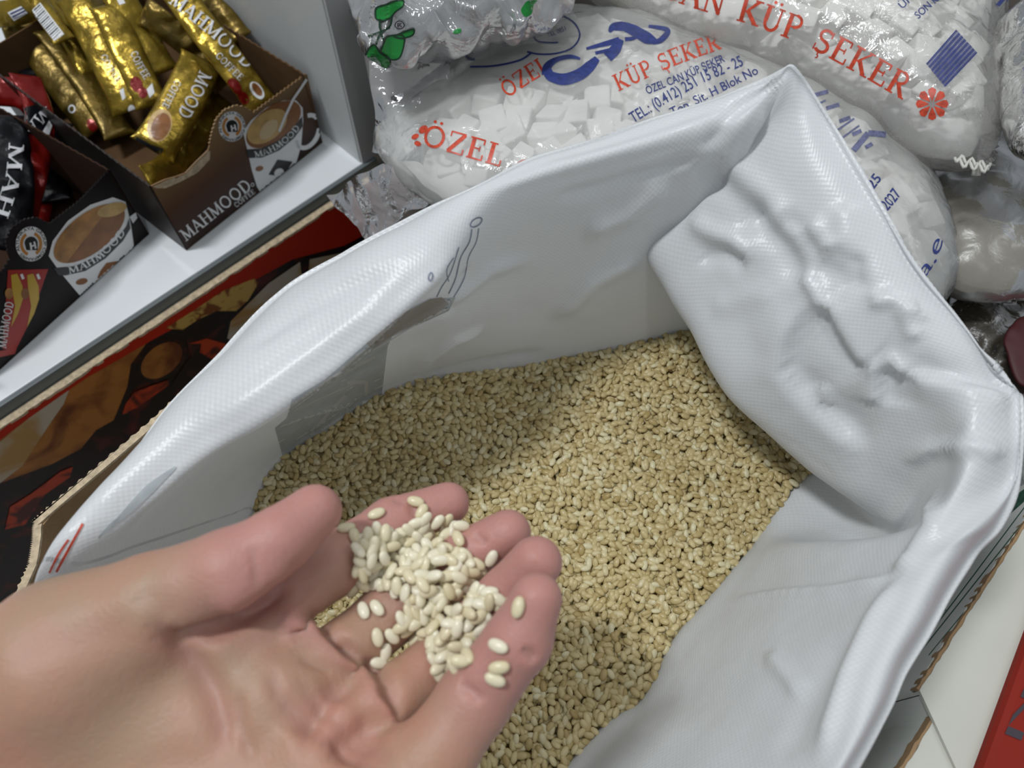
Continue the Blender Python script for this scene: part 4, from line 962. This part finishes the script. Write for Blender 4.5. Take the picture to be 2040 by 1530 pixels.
tube('film_tongue', [at(1950, 325, .48), at(1946, 338, .478), at(1944, 350, .476)], .0022, M_lace, bagB)
# dim bags at the right
outC = [(1800, 420), (1850, 330), (1950, 250), (2060, 220), (2200, 260), (2240, 460), (2150, 560), (1990, 600), (1870, 560)]
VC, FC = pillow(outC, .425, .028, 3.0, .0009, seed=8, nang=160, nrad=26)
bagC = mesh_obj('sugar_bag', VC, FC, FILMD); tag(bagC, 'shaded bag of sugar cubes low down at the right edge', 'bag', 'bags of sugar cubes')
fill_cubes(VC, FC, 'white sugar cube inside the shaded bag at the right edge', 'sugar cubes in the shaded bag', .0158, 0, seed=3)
outD = [(1985, 60), (2010, 30), (2060, 0), (2200, -40), (2260, 200), (2140, 330), (2040, 290), (2000, 200)]
VD, FD = pillow(outD, .50, .03, 2.6, .001, seed=11, nang=160, nrad=26)
bagD = mesh_obj('sugar_bag', VD, FD, FILMC); tag(bagD, 'clear plastic bag of sugar cubes cut off by the upper right edge', 'bag', 'bags of sugar cubes')
fill_cubes(VD, FD, 'white sugar cube inside the clear bag at the upper right edge', 'sugar cubes in the clear bag', .016, 0, seed=4)
PT('Ne', [(1985, 8), (2040, 40)], 30, M_blue, SB, 'sans', bold=.03, shear=.2)
outE = [(1850, 640), (1880, 590), (1960, 560), (2060, 570), (2150, 620), (2160, 760), (2080, 800), (1980, 780), (1890, 720)]
VE, FE = pillow(outE, .385, .02, 2.6, .002, seed=14, nang=160, nrad=26)
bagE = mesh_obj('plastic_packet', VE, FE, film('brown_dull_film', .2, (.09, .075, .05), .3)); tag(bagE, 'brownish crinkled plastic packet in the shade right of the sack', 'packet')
outF = [(2000, 700), (2010, 650), (2060, 630), (2140, 680), (2120, 760), (2040, 770)]
VF, FF_ = pillow(outF, .410, .003, 2.6, .001, seed=15, nang=120, nrad=20)
rp_ = mesh_obj('red_packet', VF, FF_, mat('dark_red_film', (.05, .004, .005), .6)); tag(rp_, 'dark red packet at the right edge above the sack corner', 'packet')
VG, FG = pillow([(2012, 850), (2030, 800), (2090, 770), (2180, 800), (2180, 950), (2080, 1000), (2030, 930)], .44, .03, 2.6, .0008, seed=16, nang=120, nrad=20)
ns_ = mesh_obj('woven_sack', VG, FG, mat('grey_woven', (.35, .36, .36), .5, bump=.0012, bscale=350)); tag(ns_, 'grey woven sack just visible at the right edge beside the sack corner', 'sack')
outK = [(690, -80), (705, 40), (760, 110), (860, 110), (1000, 90), (1090, 30), (1130, -60), (1110, -180), (900, -230)]
VK, FK = pillow(outK, .458, .030, 3.0, .0008, seed=31, nang=120, nrad=24)
bagK = mesh_obj('sugar_bag', VK, FK, FILM); tag(bagK, 'bag of sugar cubes mostly hidden under the shiny crinkled packet', 'bag', 'bags of sugar cubes')
# crinkled clear packet with green leaf print
outH = [(700, -60), (712, 60), (722, 118), (760, 135), (830, 128), (900, 112), (980, 100), (1060, 84), (1120, 50), (1150, 10), (1160, -120), (900, -200)]
VH, FH = pillow(outH, .508, .022, 2.4, .0022, seed=21, nang=300, nrad=50, lump=.004)
X = VH.copy(); q_ = X[:, :2]@np.array([[.5], [.86]]); w_ = vnoise(np.c_[q_*2.2, X[:, :1]*.35, X[:, 1:2]*.35], 60); VH[:, 2] += (1-np.abs(w_))**4*.012
w2 = vnoise(np.c_[(X[:, :1]*.8-X[:, 1:2]*.3), (X[:, 1:2]*.9+X[:, :1]*.35)*.3, X[:, :1]*0], 95); VH[:, 2] += (1-np.abs(w2))**3*.006
silver = film('crinkled_clear_film', .25, (.85, .85, .86), .09, .0008, 60)
_f = [n_ for n_ in silver.node_tree.nodes if n_.type == 'FRESNEL'][0]; _f.inputs[0].default_value = 4.5
bagH = mesh_obj('crinkled_packet', VH, FH, silver); tag(bagH, 'shiny crinkled clear packet printed with green leaves beside the shelf panel', 'packet')
tH = bvh_of(VH, FH); M_green = mat('print_green', (.01, .22, .035), .3); M_greendk = mat('print_dark_green', (.005, .03, .012), .3)
c3 = lambda P: [(640+.343*x, .343*y) for x, y in P]
def smooth_loop(P, n=8): return [tuple(q) for q in catmull_loop(np.array(P, float), n)]
LF = [c3(P) for P in ([(250, 345), (270, 290), (310, 262), (345, 310), (398, 342), (388, 395), (320, 398), (258, 380)], [(345, 300), (368, 240), (390, 212), (470, 205), (482, 250), (455, 335), (400, 345)], [(420, 212), (470, 190), (535, 170), (530, 205), (470, 222)],
 [(312, 80), (320, 45), (370, 28), (430, 5), (475, 0), (475, 35), (430, 70), (400, 105), (350, 120), (318, 108)], [(1160, 62), (1175, 30), (1200, 5), (1255, 2), (1235, 25), (1222, 80), (1185, 97)], [(765, 190), (790, 165), (812, 170), (800, 195)])]
for P in LF: lay('green_leaf', [smooth_loop(P)], tH, M_green, bagH, .0008)
for P in LF[:4]: lay('leaf_outline', stroke(P+[P[0]], 3.2, n=50), tH, M_greendk, bagH, .0011)
lay('leaf_outline', stroke(c3([(345, 300), (370, 320), (400, 342)]), 3)+stroke(c3([(320, 260), (340, 200), (400, 150), (410, 90)]), 4)+stroke(c3([(270, 210), (330, 190), (400, 160)]), 4)+stroke(c3([(345, 200), (370, 240)]), 4)+stroke(c3([(340, 110), (340, 160), (355, 190)]), 4), tH, M_greendk, bagH, .0012)
lay('registered_mark', ring(796, 50, 9, 8, 1.8), tH, M_black, bagH, .0008); put_text('registered_mark', 'R', [(792, 55), (801, 54)], 9, tH, M_black, bagH, .0008, 'sans')

# =================================================================== cartons at the lower right
wz = .47
W1 = at(2100, 960, wz)[:2]; W2 = at(1832, 1375, wz)[:2]; wd_ = (W2-W1)/np.linalg.norm(W2-W1); wn = np.array([wd_[1], -wd_[0]])
if wn[0] < 0: wn = -wn
W0 = W1-wd_*.08; W3 = at(1790, 1530, wz)[:2]; W3 = W2+wd_*.14
wc = empty('white_carton', (*W2, 0)); tag(wc, 'white carton with green line print and torn corner beside the lower right of the sack', 'carton')
M_wc = mat('white_carton_board', (.50, .50, .44), .6, var=.06, vscale=15); M_wc2 = mat('greenish_white_board', (.66, .68, .64), .5, var=.05, vscale=15)
side = slab('side_wall', [W0-wn*.001, W2-wn*.001, W2+wn*.002, W0+wn*.002], .001, wz-.003, M_wc2, wc, .0003)
slab('side_wall', [W2+wn*.002, W2+wd_*.004+wn*.010, W3+wn*.010, W3+wn*.013, W2+wd_*.004+wn*.013], .001, wz-.004, M_wc2, wc, .0003)
def rag(a, b, n, amp, seed):
    r = random.Random(seed); return [a+(b-a)*k/(n-1)+wn*r.uniform(-amp, amp) for k in range(n)]
flap_w = .034
slab('top_flap', rag(W0, W2, 90, .0003, 1)+[W2+wn*flap_w+wd_*.022, W0+wn*flap_w], wz-.002, wz, M_wc, wc, 0)
slab('cut_edge', rag(W0-wn*.0010, W2-wn*.0010, 90, .0003, 2)+rag(W0+wn*.0002, W2+wn*.0002, 70, .0003, 3)[::-1], wz-.006, wz-.0004, M_kraft, wc, 0)
slab('top_flap', rag(W2+wn*.010+wd_*.004, W3+wn*.010, 60, .0003, 4)+[W3+wn*(flap_w+.004), W2+wn*flap_w+wd_*.024], wz-.004, wz-.002, M_wc, wc, 0)
slab('cut_edge', rag(W2+wn*.0088+wd_*.003, W3+wn*.0088, 60, .0003, 5)+rag(W2+wn*.0102+wd_*.003, W3+wn*.0102, 40, .0003, 6)[::-1], wz-.008, wz-.0024, M_kraft, wc, 0)
sbv = bvh_child(side)
gl_ = line([(2060, 985), (1835, 1285)], 2)+line([(2070, 1000), (1818, 1318)], 2)+line([(2060, 1050), (1850, 1305)], 1.6)
L('green_print', gl_, sbv, mat('green_line_print', (.03, .10, .06), .5), side)
M_gblk = mat('green_block_print', (.035, .11, .07), .5, var=.6, vscale=300)
for gp_ in ([[(2060, 960), (2050, 990), (1995, 1040), (1960, 1062), (1950, 1055), (1990, 1010)], [(1885, 1215), (1880, 1195), (1850, 1240), (1832, 1280), (1850, 1262)]]): L('green_print', [gp_], sbv, M_gblk, side)
R0 = at(2060, 1200, wz)[:2]; R1 = at(1935, 1540, wz)[:2]; rdv = (R1-R0)/np.linalg.norm(R1-R0); rn = np.array([-rdv[1], rdv[0]]);
if rn[0] < 0: rn = -rn
rc = empty('red_carton', (*(R0+rn*.08), 0)); tag(rc, 'plain red carton with dark lettering in the lower right corner', 'carton')
rbd = slab('carton_body', [R0-rdv*.06, R1+rdv*.1, R1+rdv*.1+rn*.15, R0-rdv*.06+rn*.15], .001, wz+.006, mat('red_board', (.22, .016, .008), .7, spec=.2, var=.06, vscale=10), rc, .003)
rbt = bvh_child(rbd)
sub(put_text('carton_lettering', 'IKI', [(2052, 1345), (2003, 1462)], 34, rbt, mat('dark_letter_print', (.03, .02, .03), .5), None, .0005, 'sans', bold=.02), rbd)

# =================================================================== the hand (one continuous surface)
def surface_nets(vol, org, h):
    ins = vol < 0; nx, ny, nz = vol.shape
    cnt = np.zeros((nx-1, ny-1, nz-1), np.int8); acc = np.zeros((nx-1, ny-1, nz-1, 3), np.float32)
    for ax in range(3):
        for o1 in (0, 1):
            for o2 in (0, 1):
                oth = [k for k in range(3) if k != ax]; off_ = [0, 0, 0]; off_[oth[0]] = o1; off_[oth[1]] = o2
                sl = tuple(slice(off_[k], vol.shape[k]-1+off_[k]) for k in range(3)); off2 = list(off_); off2[ax] = 1
                s2 = tuple(slice(off2[k], vol.shape[k]-1+off2[k]) for k in range(3))
                a, b = vol[sl], vol[s2]; x = (a < 0) != (b < 0); t_ = np.where(x, a/np.where(x, a-b, 1), 0)
                cnt += x
                for k in range(3): acc[..., k] += np.where(x, (t_ if k == ax else off_[k]), 0)
    act = cnt > 0; idx = -np.ones(act.shape, int); idx[act] = np.arange(act.sum()); I = np.argwhere(act)
    V = (I+acc[act]/cnt[act][:, None])*h+org; Qs = []
    for ax in range(3):
        a_, b_ = [(1, 2), (2, 0), (0, 1)][ax]
        sl = [slice(1, -1)]*3; sl[ax] = slice(0, -1); s2 = [slice(1, -1)]*3; s2[ax] = slice(1, None)
        A_, B_ = ins[tuple(sl)], ins[tuple(s2)]; E_ = np.argwhere(A_ != B_); f = A_[tuple(E_.T)]
        E_ = E_.copy(); 
        for k in range(3):
            if k != ax: E_[:, k] += 1
        def c_(da, db):
            K = E_.copy(); K[:, a_] -= da; K[:, b_] -= db; return idx[tuple(K.T)]
        q = np.stack([c_(1, 1), c_(0, 1), c_(0, 0), c_(1, 0)], 1); q[~f] = q[~f][:, ::-1]; Qs.append(q)
    return V, np.concatenate(Qs)
def smin(a, b, k): h = np.clip(.5+.5*(b-a)/k, 0, 1); return b*(1-h)+a*h-k*h*(1-h)
def cone(P, a, ra, b, rb_):
    a = np.asarray(a, np.float32); b = np.asarray(b, np.float32); d = b-a; t_ = np.clip(((P-a)@d)/max(float(d@d), 1e-9), 0, 1)
    return np.linalg.norm(P-a-t_[..., None]*d, axis=-1)-(ra+(rb_-ra)*t_)
mm = .001
J = dict(
 thumb=[((120, 1290), .207, 18), ((300, 1205), .205, 13), ((455, 1135), .203, 10.2), ((558, 1076), .206, 8.7), ((628, 1016), .212, 7.4)],
 index=[((450, 1275), .215, 12), ((560, 1200), .222, 9.6), ((662, 1128), .232, 9.2), ((778, 1045), .244, 8.3), ((893, 1003), .250, 6.9)],
 middle=[((560, 1385), .210, 12), ((700, 1290), .226, 9.4), ((802, 1200), .236, 10), ((920, 1114), .239, 8.6), ((1012, 1062), .236, 7.1)],
 ring=[((640, 1480), .204, 12), ((785, 1395), .218, 9.3), ((895, 1305), .228, 9.0), ((1005, 1190), .224, 7.9), ((1070, 1119), .219, 7.3)],
 little=[((735, 1620), .194, 13), ((870, 1500), .200, 10.2), ((945, 1392), .203, 9.6), ((1033, 1275), .200, 8.7), ((1068, 1192), .199, 6.9)])
palm = [((-330, 1640), .215, 27, (450, 1275), .217, 13), ((-330, 1640), .215, 27, (560, 1385), .213, 14), ((-300, 1720), .215, 27, (640, 1480), .208, 14), ((-250, 1800), .215, 27, (735, 1620), .198, 15),
 ((-120, 1480), .213, 29, (140, 1330), .207, 20), ((140, 1330), .205, 19, (330, 1225), .207, 13), ((200, 1450), .214, 21, (500, 1420), .213, 15), ((300, 1260), .214, 11, (470, 1270), .218, 11),
 ((0, 1760), .208, 27, (420, 1680), .205, 22), ((420, 1680), .205, 22, (735, 1610), .200, 15),
 ((-700, 1850), .225, 27, (-300, 1680), .217, 27), ((-1100, 2050), .24, 34, (-700, 1850), .226, 29)]
pts_ = [ad(*q[0], q[1]) for f in J.values() for q in f]+[ad(*q[k], q[k+1]) for q in palm for k in (0, 3)]
pts_ = np.array(pts_); h_ = .00105; lo = pts_.min(0)-.03; hi = pts_.max(0)+.03
lo[0] = max(lo[0], -.26); lo[1] = max(lo[1], -.12)
sh = np.ceil((hi-lo)/h_).astype(int)
gx, gy, gz = [lo[k]+np.arange(sh[k])*h_ for k in range(3)]
def dist_all(X):
    pal = None
    for a, da, ra, b, db, rb_ in palm:
        d = cone(X, ad(*a, da), ra*mm, ad(*b, db), rb_*mm); pal = d if pal is None else smin(pal, d, .010)
    fin = None
    for nme, ch in J.items():
        f = None
        for q, q2 in zip(ch[:-1], ch[1:]):
            d = cone(X, ad(*q[0], q[1]), q[2]*mm, ad(*q2[0], q2[1]), q2[2]*mm); f = d if f is None else smin(f, d, .0025)
        fin = f if fin is None else smin(fin, f, .0012)
    return smin(pal, fin, .006)
vol = np.empty(tuple(sh), np.float32)
for i0 in range(0, sh[0], 16):
    X = np.stack(np.meshgrid(gx[i0:i0+16], gy, gz, indexing='ij'), -1).astype(np.float32); vol[i0:i0+16] = dist_all(X)
vol[0] = vol[-1] = .01; vol[:, 0] = vol[:, -1] = .01; vol[:, :, 0] = vol[:, :, -1] = .01
HV, HQ = surface_nets(vol, lo, h_)
def relax(V, Q_, it, lam=.5):
    E_ = np.unique(np.sort(np.concatenate([Q_[:, [0, 1]], Q_[:, [1, 2]], Q_[:, [2, 3]], Q_[:, [3, 0]]]), 1), axis=0)
    deg = np.bincount(E_.ravel(), minlength=len(V))[:, None]
    for _ in range(it):
        A_ = np.zeros_like(V); np.add.at(A_, E_[:, 0], V[E_[:, 1]]); np.add.at(A_, E_[:, 1], V[E_[:, 0]]); V = V+(A_/np.maximum(deg, 1)-V)*lam
    return V
HV = relax(HV, HQ, 5)
HN = grid_normals(HV, HQ)
if np.einsum('ij,ij->i', HN, HV-HV.mean(0)).mean() < 0: HN = -HN
hb_ = bvh_of(HV, HQ)
c5 = lambda P: [(x*.425, 880+y*.425) for x, y in P]
c6 = lambda P: [(560+x*.4247, 880+y*.4248) for x, y in P]
hs = [
 (c5([(1440, 1420), (1500, 1300), (1600, 1200)]), .009, -.0014, 'r'),
 (c5([(1640, 1530), (1740, 1420), (1840, 1370)]), .009, -.0012, 'r'),
 (c5([(640, 840), (740, 880), (830, 960), (930, 1060), (1000, 1180), (1040, 1330), (1050, 1530)]), .0032, -.0018, 'r'),
 ([(325, 1270), (365, 1278), (415, 1258), (480, 1226), (545, 1188), (600, 1160)], .0030, -.0036, 'r'),
 ([(420, 1220), (480, 1190), (545, 1150), (600, 1120)], .005, .0012, 'r'),
 ([(530, 1185), (565, 1215), (625, 1272), (680, 1318), (730, 1358), (775, 1430), (800, 1500)], .0042, .0019, 'r'),
 ([(575, 1195), (650, 1258), (705, 1300), (757, 1345), (812, 1440)], .0024, -.0020, 'r'),
 (c5([(1100, 1150), (1130, 1350), (1200, 1530)]), .0016, -.0009, 'r'),
 (c5([(1450, 1400), (1460, 1280), (1560, 1180), (1700, 1095)]), .0030, -.0022, 'r'),
 (c5([(1560, 1530), (1620, 1420), (1740, 1330), (1860, 1330)]), .0032, -.0020, 'r'),
 (c5([(1180, 470), (1200, 600), (1190, 700)]), .0010, -.0005, 'r'),
 (c5([(0, 1040), (200, 960), (450, 900), (700, 880)]), .005, -.0005, 'r'),
 (c5([(620, 700), (740, 760), (800, 860)]), .003, -.0004, 'r'),
 (c5([(1530, 930), (1620, 960), (1700, 1080)]), .0018, -.0014, 'r'),
 (c6([(600, 270), (625, 330), (620, 390)]), .0014, -.0010, 'r'),
 (c6([(500, 240), (600, 300)]), .0016, -.0006, 'r'),
 (c6([(900, 430), (985, 500)]), .0012, -.0008, 'r'),
 (c5([(1250, 1020), (1300, 1180), (1420, 1330), (1450, 1530)]), .0022, -.0009, 'r'),
 (c6([(830, 1130), (900, 1180), (960, 1240)]), .0014, -.0010, 'r'),
 (c6([(1120, 980), (1170, 1000), (1210, 1060)]), .0013, -.0010, 'r'),
 (c6([(440, 1160), (520, 1230), (560, 1330)]), .0018, -.0012, 'r'),
 (c6([(180, 890), (260, 960), (330, 1060)]), .0016, -.0012, 'r'),
 (c6([(60, 1000), (200, 1060), (330, 1100), (420, 1100)]), .0014, -.0008, 'r'),
 (c5([(1290, 900), (1400, 880), (1480, 960)]), .006, .0010, 'r'),
 (c5([(1560, 1130), (1640, 1090), (1700, 1160)]), .005, .0006, 'r'),
]
HV0 = HV.copy(); HV = press(HV, HN, hb_, [(a, w_, h2*1.5, k_) for a, w_, h2, k_ in hs]); crease = np.linalg.norm(HV-HV0, axis=1)
HV = HV+HN*(vnoise(HV, 60)*.0004+vnoise(HV+5, 500)*.00006)[:, None]
HV = relax(HV, HQ, 1, .3)
sk = mat('skin', (.62, .40, .31), .50, spec=.4, sss=.55, bump=.00018, bscale=900)
nt = sk.node_tree; p = nt.nodes['Principled BSDF']; tc = nt.nodes.new('ShaderNodeTexCoord')
n1 = nt.nodes.new('ShaderNodeTexNoise'); n1.inputs['Scale'].default_value = 38; n1.inputs['Detail'].default_value = 3; nt.links.new(tc.outputs['Object'], n1.inputs['Vector'])
cr = nt.nodes.new('ShaderNodeValToRGB'); cr.color_ramp.elements[0].position = .35; cr.color_ramp.elements[1].position = .68
cr.color_ramp.elements[0].color = (.375, .245, .165, 1); cr.color_ramp.elements[1].color = (.43, .228, .16, 1); nt.links.new(n1.outputs['Fac'], cr.inputs[0])
# fingertips are pinker than the palm
att = nt.nodes.new('ShaderNodeAttribute'); att.attribute_name = 'pink'; mxc = nt.nodes.new('ShaderNodeMix'); mxc.data_type = 'RGBA'
nt.links.new(att.outputs['Fac'], mxc.inputs[0]); nt.links.new(cr.outputs[0], mxc.inputs[6]); mxc.inputs[7].default_value = (.45, .225, .19, 1); mxc.clamp_factor = True
nt.links.new(mxc.outputs[2], p.inputs['Base Color'])
hand = big_mesh('person', HV, HQ, sk)
tips = np.array([ad(*J[k][i][0], J[k][i][1]) for k in J for i in (3, 4)])
dd = np.sqrt(((HV[:, None]-tips[None])**2).sum(2)).min(1); pk = np.clip(np.clip(1-(dd-.012)/.022, 0, 1)+np.clip(crease/.0022, 0, 1)*.45, 0, 1.3)
at_ = hand.data.attributes.new('pink', 'FLOAT', 'POINT'); at_.data.foreach_set('value', pk.astype(np.float32))
tag(hand, 'bare open hand of a person, palm up, cupping a little rice over the sack', 'person')
hb_ = bvh_of(HV, HQ)

# =================================================================== rice held in the hand: every grain is its own object
gh = mat('held_rice', (.80, .72, .50), .3, spec=.5)
nt = gh.node_tree; p = nt.nodes['Principled BSDF']; oi = nt.nodes.new('ShaderNodeObjectInfo'); cr = nt.nodes.new('ShaderNodeValToRGB')
cr.color_ramp.elements[0].color = (.76, .67, .43, 1); cr.color_ramp.elements[1].color = (.90, .85, .67, 1)
nt.links.new(oi.outputs['Random'], cr.inputs[0]); nt.links.new(cr.outputs[0], p.inputs['Base Color'])
tl = nt.nodes.new('ShaderNodeBsdfTranslucent'); nt.links.new(cr.outputs[0], tl.inputs[0]); mx = nt.nodes.new('ShaderNodeMixShader'); mx.inputs[0].default_value = .2
nt.links.new(p.outputs[0], mx.inputs[1]); nt.links.new(tl.outputs[0], mx.inputs[2]); nt.links.new(mx.outputs[0], nt.nodes['Material Output'].inputs[0])
gv3, gt3 = grain_shape(3)
gmsh = bpy.data.meshes.new('rice_grain'); gmsh.from_pydata([tuple(v) for v in gv3*1.02], [], [tuple(int(i) for i in t_) for t_ in gt3]); gmsh.polygons.foreach_set('use_smooth', [True]*len(gmsh.polygons)); gmsh.materials.append(gh)
def put_grain(px, py, ang, lift, label, group=None, tilt=.0):
    h, nn = cast(hb_, px, py)
    if h is None:                                # over a gap between fingers: bridge at the height of the nearest finger
        for rad in range(4, 60, 4):
            q = [cast(hb_, px+rad*math.cos(k*.785), py+rad*math.sin(k*.785)) for k in range(8)]; q = [t_ for t_ in q if t_[0]]
            if q: break
        else: return None
        r_ = ray(px, py); dep = max((Vector(t_[0])-Vector(CAM)).length for t_ in q[:3]); h = Vector(CAM)+Vector(r_).normalized()*dep; nn = (Vector(CAM)-h).normalized()
    view = Vector(CAM)-h; view.normalize(); nn = nn if nn.dot(view) > 0 else -nn
    nb = (nn+view*.6+Vector((random.gauss(0, tilt), random.gauss(0, tilt), 0))).normalized()
    a = math.radians(ang); dirp = Vector(ray(px+math.cos(a)*10, py+math.sin(a)*10)-ray(px, py)); dirp = (dirp-nb*dirp.dot(nb)).normalized()
    y = nb.cross(dirp); R = Matrix((dirp, y, nb)).transposed()
    o = bpy.data.objects.new('rice_grain', gmsh); C.objects.link(o); o.rotation_euler = R.to_euler(); o.location = h+view*(.0010+lift)
    tag(o, label, 'rice grain', group); return o
HP = [(715, 1075), (745, 1052), (790, 1062), (822, 1045), (835, 1030), (880, 1033), (922, 1048), (916, 1090), (935, 1112), (962, 1125), (960, 1150), (975, 1180), (1000, 1192), (975, 1225), (970, 1245), (945, 1280), (935, 1310), (905, 1330), (870, 1335), (862, 1310), (850, 1285), (800, 1258), (790, 1240), (815, 1225), (808, 1200), (790, 1185), (745, 1175), (712, 1170), (702, 1130)]
arr = np.array(HP, float); cand = []
rr = random.Random(5)
tries = 0
while len(cand) < 205 and tries < 20000:
    tries += 1; x, y = rr.uniform(700, 1005), rr.uniform(1025, 1340)
    if not inside(np.array([[x, y]]), arr)[0]: continue
    d = min(math.hypot(x-a, y-b) for a, b in HP); dl = .0008+min(d, 55)/55*.0075
    lift = rr.random()**.6*dl
    if any(math.hypot(x-c[0], y-c[1]) < 13.5 and abs(lift-c[2]) < .0019 for c in cand): continue
    cand.append((x, y, lift))
for x, y, lift in cand:
    put_grain(x, y, rr.uniform(0, 180), lift, 'pale rice grain in the little heap cupped in the hand', 'rice grains heaped in the hand', .5)
for (x, y, a, lb) in [(750, 1023, -30, 'lone rice grain on the index finger nearest the thumb tip'), (690, 1051, -15, 'rice grain by the thumb tip, outer one of a touching pair'), (707, 1068, 75, 'rice grain by the thumb tip, inner upright one of a touching pair'),
 (828, 999, 15, 'rice grain on the index fingertip, topmost of the held grains'), (840, 1020, -60, 'rice grain on the index finger just under the topmost held grain'), (724, 1216, 70, 'rice grain below the heap at the gap beside the index finger'),
 (751, 1211, 55, 'tilted rice grain on the middle finger below the left of the heap'), (705, 1176, -60, 'rice grain at the left rim of the heap over the index finger'), (1032, 1210, -80, 'lone upright rice grain near the tip of the little finger'),
 (992, 1287, 20, 'lone pinkish rice grain on the middle of the little finger'), (994, 1330, -10, 'upper grain of the touching pair on the little finger'), (986, 1354, 20, 'lower grain of the touching pair on the little finger'),
 (755, 1321, 5, 'lowest left rice grain in the crease between middle and ring finger'), (769, 1300, -80, 'rice grain standing just above the lowest left grain'), (979, 1113, -65, 'rice grain leaning on the ring fingertip beside the heap'), (874, 1342, 70, 'bottommost rice grain of the heap between ring and little finger'),
 (752, 1270, 80, 'rice grain of the pair on the middle finger, left one'), (781, 1268, 45, 'plump rice grain of the pair on the middle finger, right one'), (1000, 1205, -30, 'rice grain at the right end of the heap over the ring finger')]:
    put_grain(x, y, a, .0003, lb, 'loose rice grains on the hand', 0)
